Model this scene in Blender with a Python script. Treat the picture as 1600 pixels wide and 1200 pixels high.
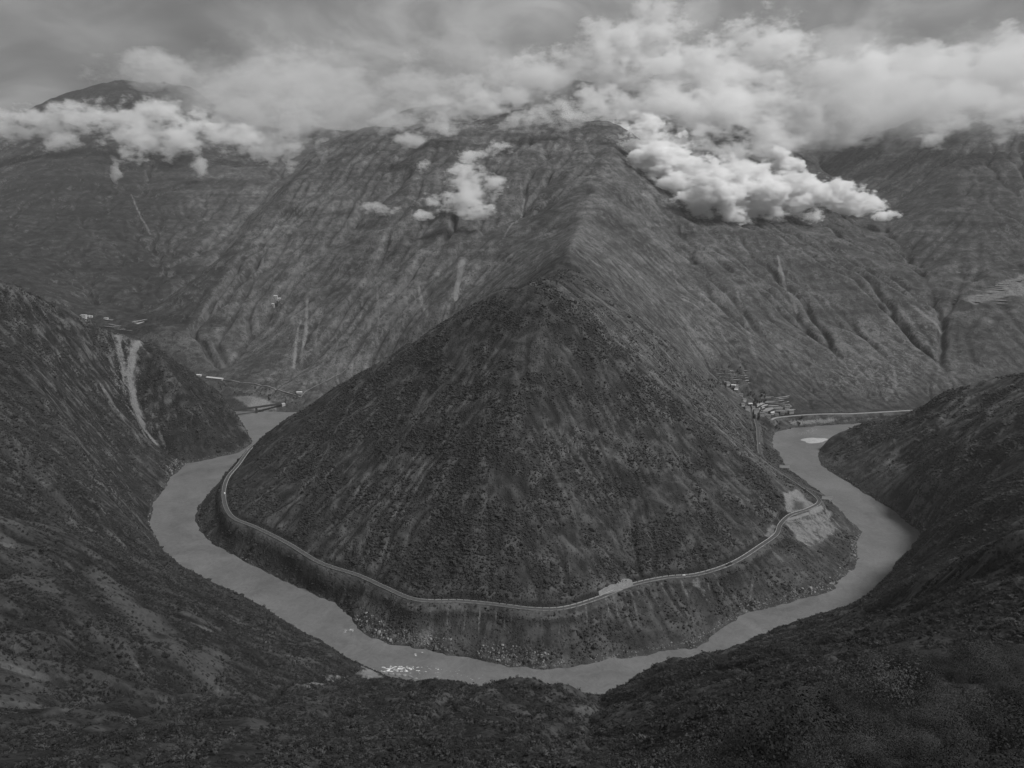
import bpy, bmesh, math, random
import numpy as np
from mathutils import Vector, Matrix

# ------------------------------------------------------------------ camera, sky, sun, exposure
scene = bpy.context.scene
for o in list(bpy.data.objects):
    bpy.data.objects.remove(o)
PITCH, FOCAL, EYE = math.radians(15.0), 1150.0, 600.0        # downward tilt, focal length (px at 1600), eye height above the river
cam_data = bpy.data.cameras.new("camera")
cam_data.sensor_width = 36.0
cam_data.lens = 36.0 * FOCAL / 1600.0
cam_data.clip_start = 0.5
cam_data.clip_end = 40000.0
cam = bpy.data.objects.new("camera", cam_data)
scene.collection.objects.link(cam)
cam.location = (0, 0, EYE)
cam.rotation_euler = (math.pi / 2 - PITCH, 0, 0)
scene.camera = cam

SUN_ELEV, SUN_AZ = math.radians(52), math.radians(112)         # azimuth clockwise from the view direction (+Y)
world = bpy.data.worlds.new("World")
scene.world = world
world.use_nodes = True
wn, wl = world.node_tree.nodes, world.node_tree.links
wn.clear()

def N(nodes, kind, **kw):
    n = nodes.new(kind)
    for k, v in kw.items():
        if k in ("inputs",):
            for i, val in v.items():
                n.inputs[i].default_value = val
        else:
            setattr(n, k, v)
    return n

def ramp(nodes, pts, interp='LINEAR'):
    r = nodes.new('ShaderNodeValToRGB')
    e = r.color_ramp.elements
    r.color_ramp.interpolation = interp
    while len(e) > 1:
        e.remove(e[-1])
    for i, (p, g) in enumerate(pts):
        el = e[0] if i == 0 else e.new(p)
        el.position = p
        el.color = (g, g, g, 1)
    return r

sky = N(wn, 'ShaderNodeTexSky', sky_type='NISHITA', sun_disc=False, sun_elevation=SUN_ELEV, sun_rotation=SUN_AZ)
bw = N(wn, 'ShaderNodeRGBToBW')
wl.new(sky.outputs[0], bw.inputs[0])
tc = N(wn, 'ShaderNodeTexCoord')
mp = N(wn, 'ShaderNodeMapping', inputs={1: (19.18, 9.94, 4.62), 3: (1.0, 1.0, 1.9)})
wl.new(tc.outputs['Generated'], mp.inputs[0])
def wnoise(scale, detail, rough, dist):
    t = N(wn, 'ShaderNodeTexNoise', inputs={'Scale': scale, 'Detail': detail, 'Roughness': rough, 'Distortion': dist})
    wl.new(mp.outputs[0], t.inputs['Vector']); return t.outputs[0]
def wramp(x, pts):
    r = ramp(wn, pts); wl.new(x, r.inputs[0]); return r.outputs[0]
def wmul(x, y):
    t = N(wn, 'ShaderNodeMath', operation='MULTIPLY'); wl.new(x, t.inputs[0]); wl.new(y, t.inputs[1]); return t.outputs[0]
deck = wmul(wramp(wnoise(1.7, 3.0, 0.45, 0.2), [(0.30, 0.58), (0.70, 1.5)]), wramp(wnoise(7.0, 9.0, 0.55, 0.7), [(0.32, 0.45), (0.5, 1.0), (0.66, 1.8)]))
deck = wmul(deck, wramp(wnoise(13.0, 8.0, 0.6, 0.8), [(0.3, 0.86), (0.7, 1.14)]))
mixc = N(wn, 'ShaderNodeMix', data_type='FLOAT', inputs={0: 0.92})
wl.new(bw.outputs[0], mixc.inputs[2]); wl.new(deck, mixc.inputs[3])
bg = N(wn, 'ShaderNodeBackground', inputs={'Strength': 0.1})
wl.new(mixc.outputs[0], bg.inputs[0])
wo = N(wn, 'ShaderNodeOutputWorld')
wl.new(bg.outputs[0], wo.inputs[0])

sun_d = bpy.data.lights.new("sun", 'SUN')
sun_d.energy = 2.0
sun_d.angle = math.radians(12)
sun_d.color = (1, 1, 1)
sun = bpy.data.objects.new("sun", sun_d)
scene.collection.objects.link(sun)
sdir = Vector((math.sin(SUN_AZ) * math.cos(SUN_ELEV), math.cos(SUN_AZ) * math.cos(SUN_ELEV), math.sin(SUN_ELEV)))
sun.rotation_euler = sdir.to_track_quat('Z', 'Y').to_euler()

vs = scene.view_settings
vs.view_transform = 'Standard'; vs.look = 'None'; vs.gamma = 1.0; vs.use_curve_mapping = False
vs.exposure = 0.85
cy = scene.cycles
cy.use_denoising = True
cy.denoiser = 'OPENIMAGEDENOISE'
cy.max_bounces = 14; cy.diffuse_bounces = 2; cy.glossy_bounces = 2; cy.volume_bounces = 10; cy.transparent_max_bounces = 16
cy.volume_step_rate = 0.6; cy.volume_max_steps = 256
cy.caustics_reflective = False; cy.caustics_refractive = False

# ------------------------------------------------------------------ from the photograph's rays to the ground plan
CT, ST = math.cos(PITCH), math.sin(PITCH)
def ray(u, v):
    n = (v - 600.0) / FOCAL
    return np.array([(u - 800.0) / FOCAL, CT - n * ST, -ST - n * CT])
def lvl(u, v, z=0.0):                     # where the sight line meets height z
    d = ray(u, v); t = (z - EYE) / d[2]
    return (d[0] * t, d[1] * t, z)
def dep(u, v, Y):                         # where the sight line reaches plan distance Y
    d = ray(u, v); t = Y / d[1]
    return (d[0] * t, Y, EYE + d[2] * t)

inner_bank = [(-575, 1938), (-545, 1890), (-545, 1830), (-577, 1720)] + [lvl(*p)[:2] for p in [
    (375,715),(345,750),(310,790),(305,815),(325,845),(370,870),(440,905),(530,945),(545,960),(560,985),(600,1005),
    (690,1020),(800,1043),(870,1048),(930,1035),(1040,1020),(1090,1012),(1160,960),(1300,925),(1340,880),(1345,830),
    (1290,775),(1235,735),(1205,690),(1213,674)]]
far_right_bank = [lvl(*p)[:2] for p in [(1240,669),(1300,664)]] + [(1000, 1850), (1400, 1890), (1900, 1900), (2600, 1880), (3600, 1950)]
outer_left = [(-4200, 2060), (-2600, 2030), (-1700, 1960), (-1200, 1895), (-900, 1850), (-715, 1790), (-628, 1690), (-640, 1610)] + [lvl(*p)[:2] for p in [
    (290,725),(265,750),(240,785),(232,815),(245,850),(275,885),(375,930),(470,985),(555,1048),(650,1080)]]
outer_right = [lvl(*p)[:2] for p in [(780,1100),(900,1105),(1000,1080),(1100,1050),(1200,1010),(1290,975),(1350,940),(1395,890),
    (1440,835),(1400,800),(1330,758),(1280,725),(1280,705),(1310,684)]] + [(900, 1768), (1100, 1780), (1500, 1800), (2000, 1795), (2700, 1770), (3600, 1830)]
far_left_bank = [(-4200, 2180), (-2600, 2140), (-1700, 2070), (-1200, 1995), (-850, 1950), (-640, 1938)]
river_poly = far_left_bank + inner_bank + far_right_bank + outer_right[::-1] + outer_left[::-1]

road_px = [(1180,655,24),(1184,672,25),(1185,690,26),(1190,715,31),(1215,735,39),(1245,755,43),(1270,772,45),(1280,785,46),(1262,796,47),
    (1235,805,47),(1219,820,47),(1213,835,47),(1190,852,46),(1145,880,45),(1090,898,44),(1040,903,44),(985,915,44),(935,935,44),(880,951,44),
    (830,952,44),(780,946,44),(720,940,44),(650,938,44),(600,918,44),(560,900,44),(500,880,44),(450,850,44),(400,825,45),(365,810,46),
    (352,790,46),(350,765,46),(357,745,46),(372,727,46)]
road_pts = [lvl(*p) for p in road_px] + [(-572, 1540, 46), (-545, 1640, 44), (-500, 1760, 40), (-455, 1880, 36), (-400, 1990, 32), (-330, 2070, 30)]

# ------------------------------------------------------------------ heights: lines of known height, joined by relaxation
C_FAR, C_NEAR = [], []
def line(pts, both=True, near=True, closed=False):
    pts = [tuple(map(float, p)) for p in pts]
    out = []
    for a, b in zip(pts[:-1], pts[1:]):
        L = math.dist(a[:2], b[:2])
        k = max(2, int(L / 2.0))
        t = np.linspace(0, 1, k, endpoint=False)[:, None]
        out.append(np.array(a) * (1 - t) + np.array(b) * t)
    out.append(np.array(pts[-1:]))
    C_FAR.append(np.vstack(out))
def at0(p, z): return [(x, y, z) for x, y in p]

line(at0(inner_bank, 0.5)); line(at0(far_right_bank, 0.5)); line(at0(outer_left, 0.5)); line(at0(outer_right, 0.5)); line(at0(far_left_bank, 0.5))
line([inner_bank[-1] + (0.5,), far_right_bank[0] + (0.5,)]); line([far_left_bank[-1] + (0.5,), inner_bank[0] + (0.5,)])
line([outer_left[-1] + (0.5,), outer_right[0] + (0.5,)])
line(road_pts)
# the wooded cone inside the bend: summit, skyline flank, front rib, back ridge and its right flank
summit = dep(862, 427, 1420)
line([summit, dep(780,450,1432), dep(700,490,1455), dep(640,531,1478), dep(560,581,1505), dep(510,613,1525), dep(470,636,1545), dep(445,656,1560), dep(412,684,1535), dep(385,708,1490)])
line([summit, (50, 1335, 384), (10, 1235, 312), (-20, 1135, 234), (-40, 1040, 160), (-45, 960, 95), (-48, 905, 50)])
line([summit, dep(905,470,1395), dep(945,522,1370), dep(1005,587,1335), dep(1070,645,1300), dep(1140,705,1275), dep(1200,752,1255), dep(1238,785,1240)])
line([summit, dep(840,500,1330), dep(780,600,1230), dep(720,700,1130), dep(660,800,1045), dep(620,880,985)])
line([summit, dep(900,560,1290), dep(930,680,1180), dep(950,780,1090), dep(960,860,1020)])
line([summit, (95, 1560, 425), (118, 1700, 418), dep(893,385,2000), dep(908,350,2300), dep(935,290,2800), dep(960,235,3300), dep(968,195,3600)])
line([(100, 1600, 421), (200, 1640, 360), dep(1000,500,1650), dep(1055,548,1690), dep(1108,594,1740), (545, 1800, 80)])
line([(-20, 1640, 330), (-160, 1740, 240), (-300, 1850, 120), (-400, 1900, 55)])
# spur across the river on the left, with its gully
line([dep(415,688,1690), dep(380,655,1715), dep(345,620,1735), dep(300,580,1750), dep(240,540,1745), dep(195,522,1700), dep(175,515,1690), dep(130,492,1650),
      dep(60,460,1540), dep(0,436,1450), (-1250, 1300, 510), (-1700, 1150, 640), (-2600, 1000, 800)])
line([dep(188,530,1680), dep(203,580,1655), dep(216,640,1615), dep(240,690,1575), dep(268,716,1555)])
line([dep(120,520,1570), dep(140,600,1500), dep(165,670,1430), dep(205,740,1370), dep(232,790,1330)])
line([dep(250,560,1690), dep(290,620,1660), dep(330,670,1640), dep(350,700,1620)])
line([dep(0,520,1280), dep(50,610,1220), dep(110,700,1150), dep(170,770,1110), dep(225,830,1120)])
# nearer ribs of the left bank
line([(-1100, 500, 620), (-800, 620, 470), dep(0,672,800), dep(70,718,830), dep(140,778,880), dep(190,832,930), dep(240,880,1000)])
line([(-900, 250, 600), dep(-60,800,560), dep(60,850,600), dep(170,880,680), dep(262,886,905), dep(320,905,905), dep(375,931,880), dep(425,968,820), dep(475,1000,770), dep(552,1044,715)])
line([(-420, 330, 420), dep(0,930,385), dep(100,985,410), dep(200,1010,440), dep(275,1025,470), dep(345,1015,555), dep(390,1040,565), dep(430,1062,575)])
line([dep(60,900,520), dep(150,930,530), dep(250,975,560), dep(330,1000,600)])
line([(-700, 120, 610), (-300, 190, 440), dep(0,1140,262), dep(130,1110,335), dep(280,1115,390), dep(400,1105,450), dep(470,1085,560), dep(530,1060,700)])
# middle spur below the viewpoint and the gully to its right
line([(-30, 18, 566), (-120, 45, 530), (-260, 70, 520)])
line([(4, 26, 562), (10, 60, 520), (20, 110, 478)])
line([(-50, 70, 515), (-90, 150, 452), dep(600,1180,225), dep(660,1130,300), dep(690,1090,355), dep(740,1080,410), dep(800,1092,405), dep(850,1088,420), dep(890,1078,445), dep(925,1096,450)])
line([dep(690,1090,355), dep(600,1075,400), dep(520,1092,400)])
line([dep(600,1062,560), dep(690,1072,520), dep(760,1084,500)])
line([(70, 700, 20), dep(938,1105,555), dep(930,1130,400), dep(960,1165,270), dep(985,1215,190)])
line([dep(760,1160,255), dep(860,1190,225), dep(940,1225,190)])
# right: the knoll with grass close by, and the slope behind it
line([(0, -40, 601), (0, 0, 598), (12, 20, 581), dep(1300,1215,40), dep(1450,1200,43), dep(1650,1190,46)])
line([(14, 24, 577), dep(1150,1230,52), dep(1090,1165,68), dep(1180,1108,78), dep(1290,1064,90), dep(1400,1018,108), dep(1480,1016,118), dep(1600,1020,128), dep(1800,1010,150), (400, 180, 520), (800, 200, 600)])
line([dep(1040,1200,160), dep(1130,1110,230), dep(1250,1050,330), dep(1400,1020,300), dep(1600,1010,300), (500, 300, 430)])
line([(1100, 300, 640), (700, 370, 500), dep(1600,836,420), dep(1540,868,450), dep(1482,891,505), dep(1440,905,590), dep(1395,925,700), dep(1345,950,815)])
line([dep(1600,920,360), dep(1500,945,420), dep(1400,965,520), dep(1320,975,640)])
line([dep(960,1100,560), dep(1000,1064,610), dep(1040,1048,640), dep(1100,1026,690), dep(1180,996,720), dep(1250,972,750), dep(1325,958,800)])
line([dep(1250,1010,520), dep(1120,1050,480), dep(1040,1080,430)])
line([(1300, 700, 560), (900, 760, 380), dep(1600,760,830), dep(1530,790,930), dep(1470,825,1090)])
line([(1500, 1050, 520), (1150, 1180, 340), dep(1600,640,1240), dep(1500,705,1250), dep(1420,768,1255)])
line([(2300, 1200, 700), (1500, 1350, 420), dep(1700,556,1400), dep(1600,585,1450), dep(1560,590,1475), dep(1480,612,1540), dep(1440,640,1570), dep(1400,655,1600), dep(1340,665,1625), dep(1290,682,1640), dep(1277,703,1640)])
# far bank floor
line([(-2600, 2300, 60), (-1700, 2260, 60), lvl(310,590,45), lvl(390,602,40), lvl(470,612,36), (-420, 2130, 30), (-200, 2060, 60)])
line([dep(1180,640,1800), dep(1215,654,1840), dep(1290,647,1850), dep(1420,649,1890), (1500, 1960, 24), (2600, 1960, 25)])
line([dep(1108,592,1960), dep(1140,608,1930), dep(1180,628,1890), dep(1215,642,1870)])
line([dep(160,497,2500), dep(240,505,2380), dep(300,530,2330)])
# central mountain
line([dep(380,400,3350), dep(440,290,3750), dep(500,238,3700), dep(560,202,3900), dep(620,212,3750), dep(680,203,3700), dep(750,197,3700), dep(830,192,3700), dep(960,190,3600), dep(985,212,3500), dep(1040,290,3300), dep(1090,335,3200)])
line([dep(560,202,3900), dep(620,185,4800), dep(740,160,5300), dep(820,140,5300), dep(880,130,5300), dep(960,140,5200), dep(1100,170,5000), dep(1200,215,4700), dep(1280,260,4500)])
line([dep(830,192,3700), dep(880,165,4600), dep(880,130,5300), (500, 6300, 1300), (500, 7600, 900)])
line([dep(1090,335,3200), dep(1200,372,2900), dep(1300,430,2650), dep(1335,500,2400), dep(1350,565,2150), dep(1352,625,1990)])
line([dep(1140,360,2950), dep(1185,410,2700), dep(1225,470,2450), dep(1258,530,2250), dep(1262,600,2030), dep(1262,640,1900)])
line([dep(1030,330,2950), dep(1080,420,2500), dep(1130,500,2200), dep(1180,570,2020), dep(1205,615,1920)])
line([dep(820,330,2850), dep(790,370,2550), dep(770,400,2400), dep(740,450,2250), dep(690,480,2190), dep(640,520,2180)])
line([dep(680,203,3700), dep(640,300,3050), dep(590,380,2700), dep(545,450,2500), dep(500,520,2330), dep(470,580,2200)])
line([dep(640,300,3250), dep(560,350,2950), dep(470,440,2650), dep(400,520,2450), dep(350,580,2240)])
line([dep(500,238,3700), dep(420,330,3150), dep(350,410,2850), dep(270,480,2620), dep(230,520,2450)])
# valley to the left and the left mountain
line([dep(500,200,6200), dep(470,240,5200), dep(430,292,4400), dep(380,350,3800), dep(310,440,3150), dep(220,498,2720), dep(140,505,2600), (-2000, 2400, 120)])
line([(-9000, 6200, 1200), dep(-250,250,6000), dep(20,182,6200), dep(90,150,6400), dep(180,128,6500), dep(300,134,6500), dep(370,190,6400), dep(430,230,7200), (-1000, 9000, 700)])
line([dep(180,128,6500), dep(200,250,4800), dep(230,330,3950), dep(250,400,3450), dep(250,450,3050)])
line([dep(20,182,6200), dep(-20,300,4300), dep(10,400,3200), dep(40,440,2800), dep(80,470,2600)])
line([dep(100,230,5000), dep(110,330,3850), dep(130,420,3200), dep(150,475,2800)])
# valley and mountain to the right
line([dep(1280,255,5200), dep(1310,300,4300), dep(1370,350,3500), dep(1440,440,2800), dep(1475,510,2400), dep(1455,580,2150), dep(1440,632,1960)])
line([dep(1300,240,5600), dep(1390,200,4700), dep(1470,165,4900), dep(1600,150,5000), dep(1800,120,5200), (6000, 5200, 1500), (9000, 5500, 1500)])
line([dep(1470,165,4900), dep(1490,240,4050), dep(1500,330,3300), dep(1520,400,2900), dep(1560,440,2650), dep(1540,500,2400), dep(1500,580,2150)])
line([dep(1600,240,3900), dep(1620,350,3100), dep(1680,430,2700), dep(1660,520,2350), dep(1600,590,2120)])
line([(3000, 4000, 1200), (2600, 3000, 800), (2200, 2400, 350), (2100, 2050, 60)])
line([(-9000, 9500, 700), (9000, 9500, 700)])
line([(-9000, -400, 900), (-2000, -400, 760), (0, -400, 650), (2000, -400, 760), (9000, -400, 900)])
pts_all = np.vstack(C_FAR)

def inside(poly, X, Y):
    poly = np.array(poly); r = np.zeros(X.shape, bool)
    x0, y0 = poly[-1]
    for x1, y1 in poly:
        cnd = ((y1 > Y) != (y0 > Y))
        if y1 != y0:
            r ^= cnd & (X < (x0 - x1) * (Y - y1) / (y0 - y1) + x1)
        x0, y0 = x1, y1
    return r

class Grid:
    def __init__(self, x0, y0, nx, ny, h):
        self.x0, self.y0, self.nx, self.ny, self.h = x0, y0, nx, ny, h
        self.X, self.Y = np.meshgrid(x0 + h * np.arange(nx), y0 + h * np.arange(ny))
        self.Z = None
    def sample(self, A, x, y):
        fx = np.clip((x - self.x0) / self.h, 0, self.nx - 1.001); fy = np.clip((y - self.y0) / self.h, 0, self.ny - 1.001)
        i = fx.astype(np.int64); j = fy.astype(np.int64); a = fx - i; b = fy - j
        A = A.ravel(); k = j * self.nx + i
        return (A[k] * (1 - a) + A[k + 1] * a) * (1 - b) + (A[k + self.nx] * (1 - a) + A[k + self.nx + 1] * a) * b

def relax(g, init, iters, free_river=True):
    i = np.round((pts_all[:, 0] - g.x0) / g.h).astype(int); j = np.round((pts_all[:, 1] - g.y0) / g.h).astype(int)
    ok = (i >= 0) & (i < g.nx) & (j >= 0) & (j < g.ny)
    k = j[ok] * g.nx + i[ok]
    cnt = np.bincount(k, minlength=g.nx * g.ny).reshape(g.ny, g.nx)
    sm = np.bincount(k, weights=pts_all[ok, 2], minlength=g.nx * g.ny).reshape(g.ny, g.nx)
    fixed = cnt > 0
    val = np.where(fixed, sm / np.maximum(cnt, 1), 0.0)
    riv = inside(river_poly, g.X, g.Y) & ~fixed
    fixed |= riv; val[riv] = -4.0
    fi = np.nonzero(fixed); fv = val[fi]
    Z = init.copy(); Z[fi] = fv
    P = np.pad(Z, 1, mode='edge')
    for _ in range(iters):
        P[0] = P[1]; P[-1] = P[-2]; P[:, 0] = P[:, 1]; P[:, -1] = P[:, -2]
        A = 0.25 * (P[:-2, 1:-1] + P[2:, 1:-1] + P[1:-1, :-2] + P[1:-1, 2:])
        A[fi] = fv
        P[1:-1, 1:-1] = A
    return P[1:-1, 1:-1].copy(), riv

def blur(A, n=1):
    for _ in range(n):
        P = np.pad(A, 1, mode='edge')
        A = 0.25 * P[1:-1, 1:-1] + 0.125 * (P[:-2, 1:-1] + P[2:, 1:-1] + P[1:-1, :-2] + P[1:-1, 2:]) + 0.0625 * (P[:-2, :-2] + P[:-2, 2:] + P[2:, :-2] + P[2:, 2:])
    return A

def vnoise(x, y, cell, seed):             # smooth gradient noise, world plan coordinates in metres
    fx, fy = x / cell, y / cell
    i = np.floor(fx).astype(np.int64); j = np.floor(fy).astype(np.int64)
    a = fx - i; b = fy - j
    rs = np.random.RandomState(seed); M = 1024
    ang = rs.rand(M * M).astype(np.float32) * 2 * math.pi
    gx, gy = np.cos(ang), np.sin(ang)
    def d(ii, jj, aa, bb):
        k = (jj % M) * M + (ii % M)
        return gx[k] * aa + gy[k] * bb
    sa = a * a * a * (a * (a * 6 - 15) + 10); sb = b * b * b * (b * (b * 6 - 15) + 10)
    n0 = d(i, j, a, b) * (1 - sa) + d(i + 1, j, a - 1, b) * sa
    n1_ = d(i, j + 1, a, b - 1) * (1 - sa) + d(i + 1, j + 1, a - 1, b - 1) * sa
    return (n0 * (1 - sb) + n1_ * sb) * 1.5
def fbm(x, y, cell, octv, seed, gain=0.5, ridged=False):
    s = np.zeros(x.shape); a = 1.0
    for o in range(octv):
        n = vnoise(x + 131.7 * o, y - 77.3 * o, cell / 2 ** o, seed + o)
        s += a * ((1 - 2 * np.abs(n)) if ridged else n)
        a *= gain
    return s

def carve(g, Z, waves, count, steps, amount, seed, hold):
    """Rain runs down the slopes and cuts gullies; returns the new heights and the flow map."""
    rs = np.random.RandomState(seed)
    flow = np.zeros(Z.size); nx, ny = g.nx, g.ny
    for w in range(waves):
        gy, gx = np.gradient(Z)
        gx = gx.ravel().astype(np.float32); gy = gy.ravel().astype(np.float32)
        zr = Z.ravel()
        px = rs.rand(count) * (nx - 3) + 1; py = rs.rand(count) * (ny - 3) + 1
        vx = np.zeros(count); vy = np.zeros(count)
        vis = np.zeros(Z.size)
        for s in range(steps):
            k = py.astype(np.int64) * nx + px.astype(np.int64)
            vx = 0.45 * vx - 0.55 * gx[k]; vy = 0.45 * vy - 0.55 * gy[k]
            m = np.sqrt(vx * vx + vy * vy) + 1e-6
            vis += np.bincount(k, weights=np.minimum(m / g.h * 1.5, 1.0), minlength=Z.size)
            px += vx / m; py += vy / m
            ok = (px > 1) & (px < nx - 2) & (py > 1) & (py < ny - 2) & (m > 0.01 * g.h)
            ok &= zr[k] > 0.5
            if not ok.all():
                px, py, vx, vy = px[ok], py[ok], vx[ok], vy[ok]
            if len(px) < 50:
                break
        V = vis.reshape(Z.shape)
        cut = amount * np.minimum(np.sqrt(V), 9.0)
        cut = 0.55 * cut + 0.45 * blur(cut, 1)
        Z = Z - cut * hold
        Z = 0.82 * Z + 0.18 * blur(Z, 1)
        flow += vis
    return Z, flow.reshape(Z.shape)

# far grid, 16 m
init = None
for h in (256, 128, 64, 32, 16):
    g = Grid(-7000, -400, int(14000 / h) + 1, int(9900 / h) + 1, h)
    if init is None:
        Z = np.full((g.ny, g.nx), 500.0)
    else:
        Z = gp.sample(init, g.X, g.Y)
    init, riv = relax(g, Z, 220 if h > 16 else 160)
    gp = g
G0 = gp; Z0 = blur(init, 2)
rel0 = np.clip((Z0 - 10) / 250, 0, 1)
Z0 = Z0 + rel0 * (26 * fbm(G0.X, G0.Y, 900, 4, 5) + 12 * fbm(G0.X, G0.Y, 260, 3, 25, ridged=True))
Z0, F0 = carve(G0, Z0, 9, 50000, 140, 1.05, 3, np.clip((Z0 - 5) / 60, 0, 1))
# middle distance, 8 m
G2 = Grid(-4400, 1850, 1101, 601, 8.0)
Z2 = G0.sample(init, G2.X, G2.Y)
g = G2
Z2, _ = relax(G2, Z2, 60)
Z2 = blur(Z2, 3)
rel2 = np.clip((Z2 - 10) / 200, 0, 1)
Z2 = Z2 + rel2 * (30 * fbm(G2.X, G2.Y, 900, 3, 5) + 9 * fbm(G2.X, G2.Y, 380, 3, 25, ridged=True) + 4 * fbm(G2.X, G2.Y, 60, 3, 35, ridged=True))
Z2, F2 = carve(G2, Z2, 11, 60000, 190, 0.42, 13, np.clip((Z2 - 5) / 50, 0, 1))
# near grid, 5 m then 2.5 m
g = Grid(-1600, -120, int(3200 / 5) + 1, int(2460 / 5) + 1, 5.0)
Z, riv = relax(g, gp.sample(init, g.X, g.Y), 260)
Z = blur(Z, 3)
soft = np.clip((Z - 62) / 60, 0, 1) * inside(inner_bank + [(500, 1800), (-500, 1850)], g.X, g.Y)      # the cone is rounded, not ridged
Z = Z + soft * (blur(Z, 60) - Z) * 1.0
G1 = Grid(-1600, -120, int(3200 / 2.5) + 1, int(2460 / 2.5) + 1, 2.5)
Z1 = g.sample(Z, G1.X, G1.Y)
Z1 = blur(Z1, 2)
near = np.clip(np.hypot(G1.X, G1.Y) / 500, 0.12, 1)
rel1 = np.clip((Z1 - 4) / 90, 0, 1)
slope_side = ~inside(inner_bank + [(600, 2400), (-600, 2400)], G1.X, G1.Y) & (G1.Y < 1800)
ribs = blur(slope_side.astype(float), 6) * np.clip((np.hypot(G1.X, G1.Y) - 130) / 250, 0, 1)
Z1 = Z1 + rel1 * ribs * (7 * fbm(G1.X, G1.Y, 150, 2, 71, ridged=True) + 3.0 * fbm(G1.X, G1.Y, 40, 3, 81, ridged=True) - 5)
Z1 = Z1 + rel1 * near * (7 * fbm(G1.X, G1.Y, 170, 4, 41) + 3.2 * fbm(G1.X, G1.Y, 55, 3, 61, ridged=True))
Z1, F1 = carve(G1, Z1, 10, 60000, 170, 0.095, 7, np.clip((Z1 - 2) / 30, 0.0, 1) * np.clip(np.hypot(G1.X, G1.Y) / 350, 0.1, 1))
wxx = 6.0 * fbm(G1.X, G1.Y, 60, 2, 301) + 4.5 * fbm(G1.X, G1.Y, 17, 2, 311); wyy = 6.0 * fbm(G1.X, G1.Y, 60, 2, 331) + 4.5 * fbm(G1.X, G1.Y, 17, 2, 341)
inriv = inside(river_poly, G1.X + wxx, G1.Y + wyy)
Z1 = np.where(inriv, np.minimum(Z1, -1.5), np.maximum(Z1, 0.4))
# ------------------------------------------------------------------ road bench cut into the slope
def densify(pts, step=1.5):
    pts = np.array(pts, float)
    # Catmull-Rom through the points
    P = np.vstack([2 * pts[0] - pts[1], pts, 2 * pts[-1] - pts[-2]])
    out = []
    for i in range(1, len(P) - 2):
        p0, p1, p2, p3 = P[i - 1:i + 3]
        k = max(2, int(np.linalg.norm((p2 - p1)[:2]) / step))
        t = np.linspace(0, 1, k, endpoint=False)[:, None]
        out.append(0.5 * (2 * p1 + (p2 - p0) * t + (2 * p0 - 5 * p1 + 4 * p2 - p3) * t ** 2 + (3 * p1 - p0 - 3 * p2 + p3) * t ** 3))
    out.append(P[-2:-1])
    C = np.vstack(out)
    s = np.concatenate([[0], np.cumsum(np.linalg.norm(np.diff(C[:, :2], axis=0), axis=1))])
    q = np.arange(0, s[-1], step)
    C = np.stack([np.interp(q, s, C[:, i]) for i in range(3)], 1)
    for _ in range(12):
        C[1:-1] = 0.5 * C[1:-1] + 0.25 * (C[:-2] + C[2:])
    return C
def bench(A, G, path, half, fade):
    D = np.full(A.shape, 1e9); H = np.zeros(A.shape)
    w = int((half + fade) / G.h) + 2
    for x, y, z in path:
        i = int((x - G.x0) / G.h); j = int((y - G.y0) / G.h)
        a0, a1, b0, b1 = max(i - w, 0), min(i + w + 1, G.nx), max(j - w, 0), min(j + w + 1, G.ny)
        if a0 >= a1 or b0 >= b1: continue
        d = np.hypot(G.X[b0:b1, a0:a1] - x, G.Y[b0:b1, a0:a1] - y)
        m = d < D[b0:b1, a0:a1]
        D[b0:b1, a0:a1] = np.where(m, d, D[b0:b1, a0:a1]); H[b0:b1, a0:a1] = np.where(m, z, H[b0:b1, a0:a1])
    t = np.clip((D - half) / fade, 0, 1); t = t * t * (3 - 2 * t)
    return np.where(D < 1e8, H * (1 - t) + A * t, A), D
road_c = densify(road_pts)
Z1, road_d = bench(Z1, G1, road_c, 5.2, 9.0)
far_road_c = densify([dep(1205,656,1795), dep(1215,652.5,1832), dep(1250,649,1848), dep(1290,647,1856), dep(1350,647,1872), dep(1420,649,1895), (1500, 1962, 24), (2200, 1975, 25)], 2.5)
far_road_c[:, 2] = np.maximum(far_road_c[:, 2], 18)
Z1, far_road_d = bench(Z1, G1, far_road_c, 6.5, 10.0)

def height(x, y):
    e = 1.25
    z1 = 0.25 * (G1.sample(Z1, x - e, y - e) + G1.sample(Z1, x + e, y - e) + G1.sample(Z1, x - e, y + e) + G1.sample(Z1, x + e, y + e))
    z0 = G0.sample(Z0, x, y)
    w2 = np.clip(np.minimum(np.minimum((4400 - np.abs(x)) / 400, (6650 - y) / 500), (y - 1850) / 120), 0, 1)
    z0 = G2.sample(Z2, x, y) * w2 + z0 * (1 - w2)
    w = np.clip(np.minimum((1600 - np.abs(x)) / 220, (2330 - y) / 260), 0, 1)
    w = w * w * (3 - 2 * w)
    return z1 * w + z0 * (1 - w)
def hit(u, v, t0=15, t1=11000):
    d = ray(u, v); t = np.exp(np.linspace(math.log(t0), math.log(t1), 3000))
    x, y, z = d[0] * t, d[1] * t, EYE + d[2] * t
    b = np.nonzero(z < height(x, y))[0]
    k = b[0] if len(b) else len(t) - 1
    return np.array([x[k], y[k], z[k]])

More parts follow.
